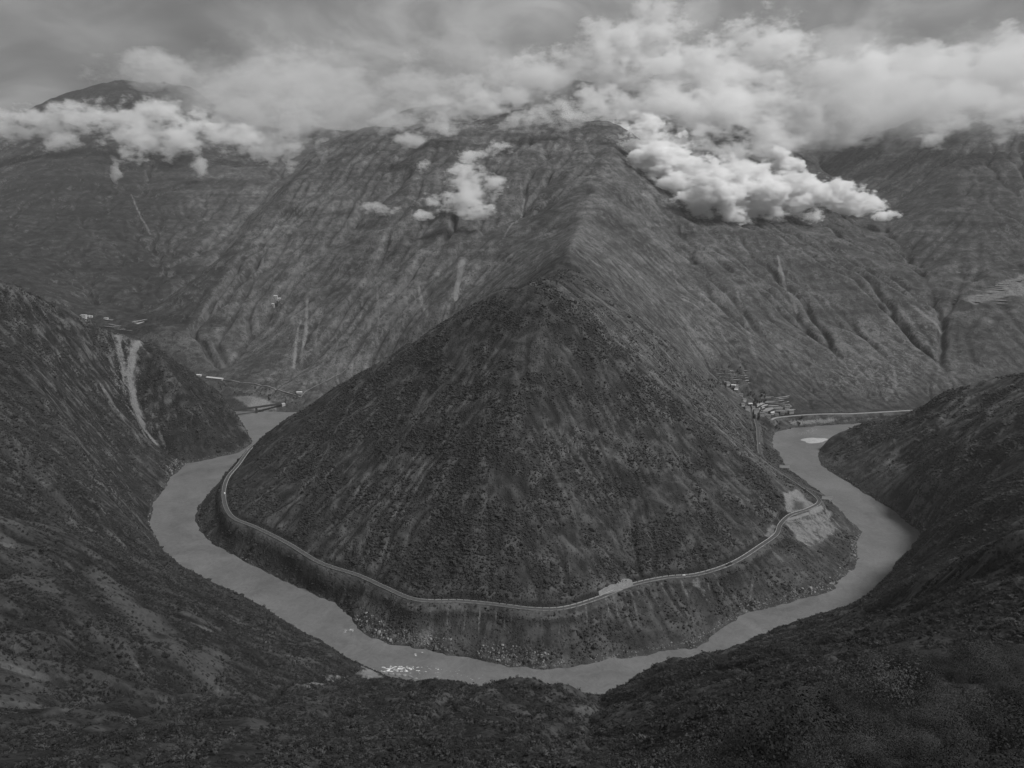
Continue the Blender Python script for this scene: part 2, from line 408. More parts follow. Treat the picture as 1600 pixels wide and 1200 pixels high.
# ------------------------------------------------------------------ terrain mesh
ys = [np.arange(-30, 20, 1.6), np.arange(20, 130, 0.75), np.arange(130, 420, 1.5), np.arange(420, 760, 2.4), np.arange(760, 1800, 2.7), np.arange(1800, 2400, 4.5), np.arange(2400, 4200, 10), np.arange(4200, 6600, 17), np.arange(6600, 9400, 90)]
ys = np.concatenate(ys)
NC = 880
uu = np.linspace(-1, 1, NC)
YY = np.repeat(ys[:, None], NC, 1)
XX = uu[None, :] * (0.80 * np.maximum(YY, 0) + 75)
ZZ = height(XX, YY)
R = np.hypot(XX, YY)
off_road = np.clip((np.minimum(G1.sample(road_d, XX, YY), G1.sample(far_road_d, XX, YY)) - 7) / 6, 0, 1)
wet = np.clip((ZZ - 0.6) / 4, 0, 1)
ZZ = ZZ + off_road * wet * (0.55 * fbm(XX, YY, 9, 3, 201) * np.clip(1 - R / 1600, 0, 1) + 1.1 * fbm(XX, YY, 22, 3, 231) * np.clip(1.2 - R / 2200, 0, 1) * np.clip(R / 120, 0.15, 1)
                            + 5.5 * fbm(XX, YY, 95, 4, 261) * np.clip((YY - 1900) / 900, 0, 1)
                            + 7.0 * (fbm(XX, YY, 190, 3, 291, ridged=True) - 0.9) * np.clip((YY - 2000) / 700, 0, 1) * np.clip((ZZ - 60) / 120, 0, 1))
NR = len(ys)
wfl = np.clip(np.minimum((1600 - np.abs(XX)) / 220, (2330 - YY) / 260), 0, 1)
fl1 = np.log1p(G1.sample(blur(F1), XX, YY)) / math.log(120); fl0 = np.log1p(G2.sample(blur(F2), XX, YY)) / math.log(250)
FLOW = np.clip(fl1 * wfl + fl0 * (1 - wfl), 0, 1)

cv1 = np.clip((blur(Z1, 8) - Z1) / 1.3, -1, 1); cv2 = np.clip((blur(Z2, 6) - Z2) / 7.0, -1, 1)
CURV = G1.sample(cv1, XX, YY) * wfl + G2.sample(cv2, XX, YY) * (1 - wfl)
SCREE = np.zeros(XX.shape); ROCK = np.zeros(XX.shape); DARK = np.zeros(XX.shape); GRASS = np.zeros(XX.shape)
def streak(M, pts, w0, w1, amp=1.0):
    """raise mask M along a path on the ground (pixel pairs are followed down to the ground), w in metres"""
    P = [hit(*p) for p in pts]
    for (a, b), k in zip(zip(P[:-1], P[1:]), range(len(P))):
        wa = w0 + (w1 - w0) * k / max(1, len(P) - 1); wb = w0 + (w1 - w0) * (k + 1) / max(1, len(P) - 1)
        m = max(wa, wb) * 1.5
        sel = (XX > min(a[0], b[0]) - m) & (XX < max(a[0], b[0]) + m) & (YY > min(a[1], b[1]) - m) & (YY < max(a[1], b[1]) + m)
        if not sel.any(): continue
        x, y = XX[sel], YY[sel]
        ab = b[:2] - a[:2]; L = ab @ ab + 1e-6
        t = np.clip(((x - a[0]) * ab[0] + (y - a[1]) * ab[1]) / L, 0, 1)
        d = np.hypot(x - a[0] - t * ab[0], y - a[1] - t * ab[1])
        w = wa + (wb - wa) * t
        M[sel] = np.maximum(M[sel], amp * np.clip(1.35 - d / w, 0, 1))
def patch(M, pts, amp=1.0, soft=6.0):
    P = np.array([hit(*p)[:2] for p in pts])
    c0, c1 = P.min(0) - 20, P.max(0) + 20
    sel = (XX > c0[0]) & (XX < c1[0]) & (YY > c0[1]) & (YY < c1[1])
    if not sel.any(): return
    x, y = XX[sel], YY[sel]
    ins = inside(P, x, y)
    d = np.full(x.shape, 1e9)
    for a, b in zip(P, np.roll(P, -1, 0)):
        ab = b - a; t = np.clip(((x - a[0]) * ab[0] + (y - a[1]) * ab[1]) / (ab @ ab + 1e-6), 0, 1)
        d = np.minimum(d, np.hypot(x - a[0] - t * ab[0], y - a[1] - t * ab[1]))
    s = np.where(ins, d, -d)
    M[sel] = np.maximum(M[sel], amp * np.clip(0.5 + s / (2 * soft), 0, 1))
# pale scree gully on the spur across the river
streak(SCREE, [(183,530),(190,560),(197,600)], 10, 12, 0.7)
streak(SCREE, [(218,537),(208,550),(203,590),(210,630),(222,665),(240,690)], 11, 14, 0.8)
streak(SCREE, [(205,610),(215,655),(233,690),(262,708)], 7, 5, 0.55)
streak(SCREE, [(160,605),(172,625),(190,650),(200,665)], 9, 7, 0.55)
streak(ROCK, [(195,545),(195,600),(205,640)], 30, 34, 0.8)
for a, b, w_, am in [((176,520),(188,560),4,.5),((228,560),(212,600),6,.4),((200,600),(222,650),8,.45),((188,640),(215,685),6,.45),((240,650),(258,700),5,.5),((165,610),(176,640),7,.5),((222,540),(232,552),6,.5),((205,560),(200,610),5,.4)]:
    streak(SCREE, [a, b], w_, w_ * 1.3, am)
# quarry cut and its spoil apron on the right
patch(SCREE, [(1222,768),(1245,764),(1262,780),(1275,790),(1240,802),(1227,800)], 0.85, 5)
patch(DARK, [(1240,782),(1255,786),(1258,797),(1238,799)], 0.9, 4)
patch(SCREE, [(1218,816),(1262,801),(1288,792),(1304,800),(1300,815),(1315,828),(1304,836),(1290,850),(1281,848),(1268,861),(1256,852),(1246,850),(1236,834)], 0.66, 7)
for a, b, w_, am in [((1228,818),(1262,855),4,.8),((1250,810),(1280,848),4,.75),((1272,800),(1300,835),5,.8),((1290,797),(1312,824),4,.7),((1296,793),(1335,838),4,.5),((1222,815),(1262,802),5,.95),((1268,800),(1285,793),6,1.0)]:
    streak(SCREE, [a, b], w_, w_ * .7, am)
streak(DARK, [(1245,818),(1266,838),(1274,850)], 3, 3, .6)
streak(DARK, [(1226,822),(1236,832)], 5, 3, .5)
patch(SCREE, [(1190,840),(1205,815),(1215,822),(1210,840)], 0.7, 4)
streak(SCREE, [(1308,800),(1330,835)], 5, 4, 0.5)
streak(SCREE, [(1175,915),(1172,940)], 3, 3, 0.6)
streak(SCREE, [(1085,912),(1100,925)], 6, 2, 0.6)
for a, b, amp in [((765,962),(757,1000),.5),((775,962),(772,990),.5),((800,962),(795,995),.45),((790,960),(788,985),.45),((1012,915),(1030,950),.5),((1000,925),(1015,955),.5),((1035,915),(1050,945),.45),((905,960),(925,990),.4),
                  ((980,960),(990,990),.5),((875,965),(873,1010),.5),((1100,920),(1110,945),.5),((1140,940),(1150,975),.35),((1222,850),(1245,880),.4),((1210,860),(1225,885),.4)]:
    streak(SCREE, [a, b], 3.2, 2.2, amp)
rq = random.Random(77)
for _ in range(64):                       # wash streaks down the bluff below the road
    u0 = rq.uniform(690, 1185); v0 = np.interp(u0, [690, 830, 880, 935, 985, 1040, 1090, 1145, 1185], [946, 958, 957, 941, 922, 909, 905, 887, 862]); ln = rq.uniform(10, 42); dr = np.interp(u0, [690, 860, 1000, 1185], [-4, 1, 12, 22])
    streak(SCREE, [(u0, v0), (u0 + dr * ln / 40 * .6, v0 + ln * .5), (u0 + dr * ln / 40, v0 + ln)], rq.uniform(1.8, 3.4), rq.uniform(1.2, 2.6), rq.uniform(.25, .62))
# boulder banks
for seg in [[(1335,905),(1305,918),(1260,935),(1170,955)],[(1343,880),(1344,840)],[(1400,880),(1380,920),(1362,935)],[(1440,830),(1400,812),(1380,795)],[(280,725),(268,735),(290,728)],[(600,1000),(690,1015)],[(560,975),(590,995)]]:
    streak(ROCK, seg, 14, 14, 0.9)
streak(ROCK, [(800,1035),(870,1038),(760,1025)], 14, 14, 0.6)
streak(SCREE, [(938,1032),(960,1030)], 4, 5, 0.8)
streak(ROCK, [(1085,1008),(1110,1000),(1160,970)], 12, 10, 0.9)
streak(ROCK, [(480,1070),(520,1062),(560,1052),(620,1056)], 10, 8, 0.9)
patch(SCREE, [(555,1052),(570,1045),(592,1052),(600,1060),(565,1060)], 0.8, 3)
# sandy beaches and river terraces
patch(SCREE, [(362,620),(400,618),(432,632),(455,650),(440,655),(400,645)], 0.75, 8)
patch(SCREE, [(325,600),(390,606),(450,618),(470,628),(440,634),(380,616)], 0.38, 8)
patch(DARK, [(330,604),(400,612),(440,622),(400,622),(350,612)], 0.5, 10)
patch(SCREE, [(1225,655),(1290,652),(1320,655),(1300,662),(1240,666)], 0.75, 5)
patch(SCREE, [(1310,655),(1370,650),(1385,656),(1320,664)], 0.55, 5)
# cone: bare slopes
patch(SCREE, [(852,735),(900,715),(925,735),(930,770),(890,785),(850,775)], 0.25, 12)
patch(SCREE, [(720,720),(760,722),(768,760),(730,762)], 0.2, 10)
patch(ROCK, [(845,690),(900,660),(940,690),(950,720),(850,735)], 0.35, 14)
streak(SCREE, [(560,600),(540,650),(515,690),(495,740)], 3, 5, 0.45)
streak(SCREE, [(492,745),(485,785),(450,830)], 8, 14, 0.3)
streak(SCREE, [(425,735),(410,770),(380,800)], 6, 8, 0.2)
for a, b in [((840,890),(845,840)),((905,640),(912,660)),((1040,780),(1060,800)),((735,640),(750,620)),((850,830),(853,860))]:
    streak(SCREE, [a, b], 3, 3, 0.4)
# central mountain: cliffs and gullies
streak(SCREE, [(722,412),(716,440),(712,468)], 14, 10, 0.75)
streak(ROCK, [(735,415),(725,450),(712,470)], 30, 18, 0.8)
for pth, w, amp in [([(655,455),(662,480),(668,492)],8,.5),([(590,450),(592,500),(588,530)],7,.45),([(480,470),(478,520),(470,560)],8,.55),([(470,500),(462,540),(458,575)],7,.5),([(500,500),(492,540)],7,.4),
                    ([(640,350),(645,330)],5,.45),([(820,310),(808,345),(780,380)],6,.5),([(1040,380),(1055,430),(1070,470)],9,.4),([(1150,450),(1165,500),(1180,560)],10,.4),([(1215,400),(1225,440),(1245,490)],7,.6),
                    ([(1060,490),(1080,515),(1095,540),(1115,560)],22,.42),([(1220,430),(1218,420)],8,.7),([(1430,480),(1455,500),(1470,520)],18,.5),([(1470,530),(1464,550),(1468,575),(1461,605)],7,.36),([(1500,560),(1480,600)],22,.35),
                    ([(1395,560),(1400,600),(1385,625)],8,.4),([(1310,520),(1330,580)],26,.3),([(205,305),(215,330),(235,365)],7,.5),([(345,330),(400,300)],5,.2),([(320,555),(400,470),(430,440)],5,.3),([(360,490),(420,430)],8,.3)]:
    streak(SCREE, pth, w, w * 1.2, amp)
patch(ROCK, [(1290,520),(1340,500),(1400,480),(1460,500),(1470,560),(1400,620),(1290,610)], 0.6, 40)
patch(ROCK, [(560,470),(640,440),(690,460),(640,510),(560,560),(500,590),(470,560)], 0.5, 40)
patch(ROCK, [(440,470),(500,460),(510,540),(450,580)], 0.5, 30)
# pale terraces high on the right
patch(SCREE, [(1495,472),(1540,455),(1600,425),(1640,420),(1640,460),(1560,470),(1520,478)], 0.5, 10)
streak(SCREE, [(1540,238),(1600,238),(1640,238)], 5, 5, 0.9)
streak(SCREE, [(1480,421),(1540,420),(1600,424)], 5, 6, 0.5)
# left slope: bare earth strips and dry grass
patch(GRASS, [(135,895),(175,900),(270,990),(300,1030),(255,1035),(200,975),(150,920)], 0.9, 7)
patch(GRASS, [(298,1020),(340,1010),(358,1030),(345,1070),(330,1080),(300,1055)], 1.0, 5)
patch(SCREE, [(300,1085),(330,1078),(348,1082),(330,1095)], 0.35, 4)
patch(GRASS, [(195,865),(230,875),(255,895),(240,900)], 0.7, 5)
patch(GRASS, [(0,1020),(40,1040),(75,1070),(50,1078),(10,1045)], 0.8, 4)
streak(GRASS, [(0,690),(60,740),(110,800),(170,860)], 22, 18, 0.5)
streak(GRASS, [(30,860),(100,940),(180,1010)], 16, 12, 0.55)
streak(SCREE, [(208,1020),(215,1045)], 2.5, 2.5, 0.5)
streak(SCREE, [(85,700),(92,710)], 4, 4, 0.4)
streak(SCREE, [(130,725),(165,748)], 3, 5, 0.4)
streak(SCREE, [(195,832),(225,850)], 2.5, 4, 0.4)
streak(SCREE, [(140,680),(155,700)], 3, 3, 0.35)
patch(GRASS, [(450,1075),(520,1060),(560,1062),(500,1110),(460,1120)], 0.6, 8)
streak(GRASS, [(800,1100),(860,1140),(900,1190)], 8, 5, 0.7)
streak(GRASS, [(1560,650),(1500,700),(1420,762)], 16, 14, 0.5)
streak(GRASS, [(1560,880),(1450,930),(1350,990)], 12, 12, 0.15)

SCREE = np.where(YY > 1900, np.minimum(SCREE * 1.4, 1), SCREE); ROCK = np.where(YY > 1900, np.minimum(ROCK * 1.25, 1), ROCK)
co = np.stack([XX, YY, ZZ], -1).reshape(-1, 3).astype(np.float32)
idx = (np.arange(NR - 1)[:, None] * NC + np.arange(NC - 1)[None, :]).reshape(-1)
quads = np.stack([idx, idx + 1, idx + NC + 1, idx + NC], 1)
cen = co[quads].mean(1)
peninsula = inner_bank + [(560, 1790), (330, 1700), (118, 1690), (-160, 1800), (-380, 2010)]
mid_left = [(-5000, 2120)] + [((a[0] + b[0]) / 2, (a[1] + b[1]) / 2) for a, b in zip(far_left_bank[1:], outer_left[1:6])] + [(-560, 1740), (-660, 1560), (-680, 1440), (-650, 1300), (-570, 1180), (-450, 1080), (-330, 950), (-200, 850), (-100, 800)]
mid_right = [(40, 785), (160, 810), (250, 840), (380, 910), (540, 1010), (640, 1120), (680, 1240), (665, 1420), (650, 1560), (700, 1680), (850, 1800), (1300, 1840), (2500, 1830), (9000, 1900)]
camera_side = mid_left + mid_right + [(9000, -500), (-9000, -500), (-9000, 2120)]
cx_, cy_ = cen[:, 0], cen[:, 1]
reg = np.full(len(cen), 3)                                     # 3 central mountain
reg[inside(peninsula, cx_, cy_)] = 0                            # 0 cone
side = inside(camera_side, cx_, cy_) & (reg != 0)
split = np.interp(cy_, [0, 200, 420, 560, 800], [10, 30, 60, 66, 60])
reg[side & (cx_ < split)] = 1
reg[side & (cx_ >= split)] = 2
ml = np.array([dep(*p)[:2] for p in [(230,498,2720),(310,440,3150),(380,350,3800),(430,292,4400),(470,240,5200),(500,200,6200)]])
ml_x = np.interp(cy_, np.r_[2100, ml[:, 1], 9500], np.r_[-1500, ml[:, 0], -1900])
mr = np.array([dep(*p)[:2] for p in [(1455,580,2150),(1475,510,2400),(1440,440,2800),(1370,350,3500),(1310,300,4300),(1280,255,5200)]])
mr_x = np.interp(cy_, np.r_[1960, mr[:, 1], 9500], np.r_[1200, mr[:, 0], 2600])
reg[(reg == 3) & (cx_ < ml_x)] = 4
reg[(reg == 3) & (cx_ > mr_x)] = 5
knoll_poly = [dep(1060,1235,60)[:2], dep(1085,1168,74)[:2], dep(1180,1108,86)[:2], dep(1290,1062,98)[:2], dep(1400,1016,120)[:2], dep(1480,1014,130)[:2], dep(1610,1018,142)[:2], (250, 150), (250, -60), (8, -60), (8, 22)]
reg[(reg == 2) & inside(knoll_poly, cx_, cy_)] = 6
# ------------------------------------------------------------------ materials
def new_mat(name):
    m = bpy.data.materials.new(name); m.use_nodes = True
    m.node_tree.nodes.clear()
    return m, m.node_tree.nodes, m.node_tree.links
def simple_mat(name, g, rough=0.8, noise=0.0, scale=1.0):
    m, n, l = new_mat(name)
    b = N(n, 'ShaderNodeBsdfPrincipled'); o = N(n, 'ShaderNodeOutputMaterial')
    b.inputs['Roughness'].default_value = rough
    b.inputs['Base Color'].default_value = (g, g, g, 1)
    if noise:
        t = N(n, 'ShaderNodeTexCoord')
        x = N(n, 'ShaderNodeTexNoise', inputs={'Scale': scale, 'Detail': 5.0, 'Roughness': 0.6})
        l.new(t.outputs['Object'], x.inputs['Vector'])
        r = ramp(n, [(0.3, g * (1 - noise)), (0.7, g * (1 + noise))])
        l.new(x.outputs[0], r.inputs[0]); l.new(r.outputs[0], b.inputs['Base Color'])
    l.new(b.outputs[0], o.inputs[0])
    return m

def terrain_mat():
    m, n, l = new_mat("hillside")
    geo = N(n, 'ShaderNodeNewGeometry'); P = geo.outputs['Position']
    def noise(scale, detail=4.0, rough=0.55, dist=0.0, vec=None):
        t = N(n, 'ShaderNodeTexNoise', inputs={'Scale': scale, 'Detail': detail, 'Roughness': rough, 'Distortion': dist})
        l.new(vec or P, t.inputs['Vector']); return t.outputs[0]
    def math_(op, a, b, c=None, clamp=False):
        t = N(n, 'ShaderNodeMath', operation=op, use_clamp=clamp)
        for i, x in enumerate((a, b, c)):
            if x is None: continue
            if isinstance(x, (int, float)): t.inputs[i].default_value = x
            else: l.new(x, t.inputs[i])
        return t.outputs[0]
    def step(x, lo, hi):
        t = N(n, 'ShaderNodeMapRange', interpolation_type='SMOOTHSTEP')
        l.new(x, t.inputs[0]); t.inputs[1].default_value = lo; t.inputs[2].default_value = hi
        return t.outputs[0]
    def mix(f, a, b):
        t = N(n, 'ShaderNodeMix', data_type='FLOAT')
        for i, x in ((0, f), (2, a), (3, b)):
            if isinstance(x, (int, float)): t.inputs[i].default_value = x
            else: l.new(x, t.inputs[i])
        return t.outputs[0]
    def attr(name):
        t = N(n, 'ShaderNodeAttribute', attribute_name=name); return t.outputs['Fac']
    scree, rock, dark, grass, flow, farness, dry, curv = [attr(a) for a in ('scree', 'rock', 'dark', 'grass', 'flow', 'farness', 'dry', 'curv')]  # dry: dryness of the ground plus light and shade painted by region
    sep = N(n, 'ShaderNodeSeparateXYZ'); l.new(geo.outputs['True Normal'], sep.inputs[0])
    sepP = N(n, 'ShaderNodeSeparateXYZ'); l.new(P, sepP.inputs[0])
    # ground between the bushes: soil and dry grass, in patches
    big = noise(0.006, 5.0, 0.6, 0.8); mid = noise(0.035, 5.0, 0.62, 0.5); fine = noise(0.35, 4.0, 0.7)
    huge = noise(0.0016, 4.0, 0.55, 0.5)
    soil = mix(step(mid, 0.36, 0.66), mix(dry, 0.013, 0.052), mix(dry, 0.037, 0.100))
    soil = mix(step(big, 0.38, 0.66), soil, math_('MULTIPLY', soil, 1.55))
    soil = math_('MULTIPLY', soil, mix(fine, 0.5, 1.5))
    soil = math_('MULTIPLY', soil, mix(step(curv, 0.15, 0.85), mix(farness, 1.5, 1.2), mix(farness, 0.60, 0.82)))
    soil = mix(math_('MULTIPLY', grass, mix(fine, 0.5, 1.0)), soil, mix(fine, 0.055, 0.115))
    # far off: fine broken ground, flecked with bare rock
    fleck = step(noise(0.045, 9.0, 0.78, 0.4), 0.56, 0.70); brk = noise(0.02, 10.0, 0.8, 0.3)
    wood = math_('MULTIPLY', step(noise(0.0035, 7.0, 0.68, 1.0), 0.50, 0.60), math_('MULTIPLY', farness, 0.5))
    soil = mix(wood, soil, 0.022)
    soil = math_('MULTIPLY', soil, mix(farness, 1.0, mix(brk, 0.25, 1.75)))
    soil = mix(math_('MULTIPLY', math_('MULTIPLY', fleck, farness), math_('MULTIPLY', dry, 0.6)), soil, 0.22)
    mps = N(n, 'ShaderNodeMapping', inputs={3: (0.12, 0.12, 1.6)}); l.new(P, mps.inputs[0])
    strata = noise(0.022, 5.0, 0.7, 0.3, mps.outputs[0])
    soil = math_('MULTIPLY', soil, mix(farness, 1.0, mix(step(strata, 0.35, 0.65), 0.68, 1.32)))
    # bushes as seen from far away: dark dots, several sizes
    def dots(scale, lo, hi, thr):
        v = N(n, 'ShaderNodeTexVoronoi', feature='F1', inputs={'Scale': scale, 'Randomness': 1.0})
        l.new(P, v.inputs['Vector'])
        b = N(n, 'ShaderNodeSeparateColor'); l.new(v.outputs['Color'], b.inputs[0])
        keep = math_('LESS_THAN', b.outputs[0], thr)
        d = N(n, 'ShaderNodeMapRange', interpolation_type='SMOOTHSTEP')
        l.new(v.outputs['Distance'], d.inputs[0]); d.inputs[1].default_value = hi; d.inputs[2].default_value = lo
        return math_('MULTIPLY', d.outputs[0], keep)
    cover = step(noise(0.018, 6.0, 0.65, 0.6), 0.36, 0.60)
    cover = math_('ADD', cover, math_('MULTIPLY', math_('SUBTRACT', curv, 0.5), mix(farness, 1.1, 0.35)), clamp=True)
    cover = mix(math_('MULTIPLY', grass, 0.85), cover, 0.0)
    d1 = dots(0.30, 0.22, 0.45, mix(cover, 0.25, 0.85)); d2 = dots(0.14, 0.2, 0.42, mix(cover, 0.10, 0.55)); d3 = dots(0.05, 0.15, 0.5, mix(cover, 0.15, 0.5))
    bush = math_('MAXIMUM', math_('MAXIMUM', d1, d2), math_('MULTIPLY', d3, step(huge, 0.4, 0.6)))
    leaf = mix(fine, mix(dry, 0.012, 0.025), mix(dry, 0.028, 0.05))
    col = mix(math_('MULTIPLY', bush, math_('SUBTRACT', 1.0, math_('MULTIPLY', scree, 0.7))), soil, leaf)
    # rock showing through on steep faces and where it is mapped
    st = math_('SUBTRACT', 1.0, sep.outputs[2])
    mpv = N(n, 'ShaderNodeMapping', inputs={3: (1.0, 1.0, 0.22)}); l.new(P, mpv.inputs[0])
    crag = noise(0.06, 7.0, 0.68, 1.2, mpv.outputs[0])
    rk = math_('MULTIPLY', step(math_('SUBTRACT', crag, math_('MULTIPLY', math_('SUBTRACT', curv, 0.5), 0.16)), 0.50, 0.62), math_('MAXIMUM', math_('MULTIPLY', rock, 1.0), math_('MAXIMUM', math_('MULTIPLY', step(st, 0.30, 0.55), 0.45), math_('MULTIPLY', math_('MULTIPLY', step(st, 0.10, 0.24), farness), 0.5))), clamp=True)
    col = mix(rk, col, mix(fine, 0.10, 0.26))
    # wash lines in the gullies
    fv = math_('MULTIPLY', step(flow, 0.80, 1.0), math_('MULTIPLY', step(noise(0.012, 5.0, 0.6), 0.48, 0.66), 0.55))
    col = mix(fv, col, mix(fine, 0.11, 0.19))
    # scree and bare earth
    crag2 = mix(0.5, noise(0.16, 7.0, 0.75, 0.6), noise(0.04, 6.0, 0.7, 1.5, mpv.outputs[0]))
    sc = step(math_('ADD', scree, math_('MULTIPLY', math_('SUBTRACT', crag2, 0.5), 2.6)), 0.35, 0.85)
    sc = math_('MULTIPLY', sc, step(scree, 0.02, 0.2))
    col = mix(math_('MULTIPLY', sc, step(scree, 0.0, 0.8)), col, mix(noise(0.25, 6.0, 0.75), 0.08, 0.33))
    col = mix(math_('MULTIPLY', dark, 0.85), col, 0.03)
    # gravel along the water
    low = N(n, 'ShaderNodeMapRange'); l.new(sepP.outputs[2], low.inputs[0]); low.inputs[1].default_value = 7.0; low.inputs[2].default_value = 2.0
    peb = dots(0.45, 0.15, 0.4, 0.45)
    grav = mix(peb, 0.055, 0.24)
    col = mix(math_('MULTIPLY', low.outputs[0], step(noise(0.03, 4.0), 0.35, 0.6)), col, grav)
    rb = math_('MULTIPLY', math_('MULTIPLY', rock, dots(0.22, 0.2, 0.4, 0.5)), math_('SUBTRACT', 1.0, farness))
    col = mix(math_('MULTIPLY', rb, 0.8), col, mix(fine, 0.15, 0.34))
    comb = N(n, 'ShaderNodeCombineColor')
    for i in range(3): l.new(col, comb.inputs[i])
    b = N(n, 'ShaderNodeBsdfPrincipled'); b.inputs['Roughness'].default_value = 0.95; b.inputs['Specular IOR Level'].default_value = 0.12
    l.new(comb.outputs[0], b.inputs['Base Color'])
    hgt = math_('ADD', math_('ADD', math_('MULTIPLY', bush, 1.4), math_('MULTIPLY', fine, 0.9)), math_('ADD', math_('MULTIPLY', mid, 5.0), math_('MULTIPLY', crag, mix(math_('MAXIMUM', rock, farness), 3.0, 11.0))))
    bp = N(n, 'ShaderNodeBump', inputs={'Strength': 0.75, 'Distance': 1.0}); l.new(hgt, bp.inputs['Height'])
    l.new(bp.outputs[0], b.inputs['Normal'])
    o = N(n, 'ShaderNodeOutputMaterial'); l.new(b.outputs[0], o.inputs[0])
    return m
M_TERRAIN = terrain_mat()

def tag(o, label, cat=None, group=None, kind=None):
    o['label'] = label
    if cat: o['category'] = cat
    if group: o['group'] = group
    if kind: o['kind'] = kind
    return o
COL = scene.collection
def link(o, parent=None):
    COL.objects.link(o)
    if parent: o.parent = parent
    return o
def empty(name, loc=(0, 0, 0), rz=0.0):
    o = bpy.data.objects.new(name, None); o.location = loc; o.rotation_euler = (0, 0, rz)
    return link(o)
def mesh_obj(name, verts, faces, mat, parent=None, smooth=False):
    me = bpy.data.meshes.new(name); me.from_pydata([tuple(map(float, v)) for v in verts], [], faces); me.update()
    if smooth: me.polygons.foreach_set('use_smooth', [True] * len(me.polygons))
    if mat: me.materials.append(mat)
    return link(bpy.data.objects.new(name, me), parent)
def grid_mesh(name, V, Q, mat, attrs=None, smooth=True):
    me = bpy.data.meshes.new(name)
    me.vertices.add(len(V)); me.vertices.foreach_set('co', V.astype(np.float32).ravel())
    me.loops.add(len(Q) * 4); me.polygons.add(len(Q))
    me.polygons.foreach_set('loop_start', np.arange(0, len(Q) * 4, 4, dtype=np.int32))
    me.loops.foreach_set('vertex_index', Q.astype(np.int32).ravel())
    me.update(calc_edges=True)
    me.polygons.foreach_set('use_smooth', np.full(len(Q), smooth))
    for k, a in (attrs or {}).items():
        at = me.attributes.new(k, 'FLOAT', 'POINT'); at.data.foreach_set('value', a.astype(np.float32))
    if mat: me.materials.append(mat)
    return link(bpy.data.objects.new(name, me))

DRY_LIT = np.clip((YY - 1750) / 400, 0, 1) * np.clip((XX + 0.42 * YY) / 500 + 0.5, 0.1, 1)  # dry ground by region; low on the left mountain to paint its cloud shadow
LIT_FLANK = np.clip((XX - (88 + 2.2 * np.maximum(1420 - YY, 0) + 0.10 * np.maximum(YY - 1420, 0)) + 26 * fbm(XX, YY, 70, 4, 401)) / 95 + 0.2, 0, 1) * (XX < 640) * (YY > 1180) * np.clip((ZZ - 30) / 40, 0, 1)  # mask of the cone's right flank, coloured paler as if sunlit
DRY_LIT = DRY_LIT * np.clip(1.25 - XX / 2200, 0.6, 1)
DRY_LIT = np.maximum(DRY_LIT, 0.62 * LIT_FLANK)
DRY_LIT = np.maximum(DRY_LIT, 0.20 * np.clip((RIM := 1 - np.hypot((XX - 30) / 620, (YY - 1330) / 560)) * 4, 0, 1))
DRY_LIT = np.maximum(DRY_LIT, 0.32 * (ZZ < 44) * np.clip((45 - ZZ) / 10, 0, 1) * (YY > 780) * (YY < 1750) * (np.abs(XX) < 640))
DRY_LIT = np.maximum(DRY_LIT, 0.62 * np.clip((XX - 640) / 40, 0, 1) * np.clip((YY - 1150) / 150, 0, 1) * (YY < 1800))  # right spur faces away from the sun; ground tone lifted to lighten its shade
DRY_LIT = np.maximum(DRY_LIT, 0.20 * np.clip((XX - 150) / 80, 0, 1) * np.clip((YY - 250) / 150, 0, 1) * (YY < 1250) * (ZZ > 2))
DRY_LIT = np.maximum(DRY_LIT, 0.34 * np.clip((ZZ - 290) / 140, 0, 1) * (YY > 1000) * (YY < 1760) * (np.abs(XX) < 500))
A_ = {'curv': CURV.ravel() * 0.5 + 0.5, 'dry': DRY_LIT.ravel(), 'scree': SCREE.ravel(), 'rock': ROCK.ravel(), 'dark': DARK.ravel(), 'grass': GRASS.ravel(), 'flow': FLOW.ravel(), 'farness': np.clip((YY.ravel() - 1900) / 600, 0, 1)}
REG = [('hill', 'dark cone shaped hill inside the bend of the river'), ('hillside', 'scrubby near hillside on the left bank, running down to the river'),
       ('hillside', 'dark right bank hillside of scrub behind the near knoll'), ('mountain', 'broad central mountain behind the cone shaped hill, with pale cliffs'),
       ('mountain', 'dim left mountain crossed by a band of white cloud'), ('mountain', 'right mountain with pale field strips, top lost in cloud'),
       ('knoll', 'grassy knoll with shrubs close below the viewpoint, bottom right')]
for r, (nm, lb) in enumerate(REG):
    q = quads[reg == r]
    used, inv = np.unique(q.ravel(), return_inverse=True)
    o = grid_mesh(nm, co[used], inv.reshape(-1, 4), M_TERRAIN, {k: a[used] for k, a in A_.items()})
    tag(o, lb, kind='structure')

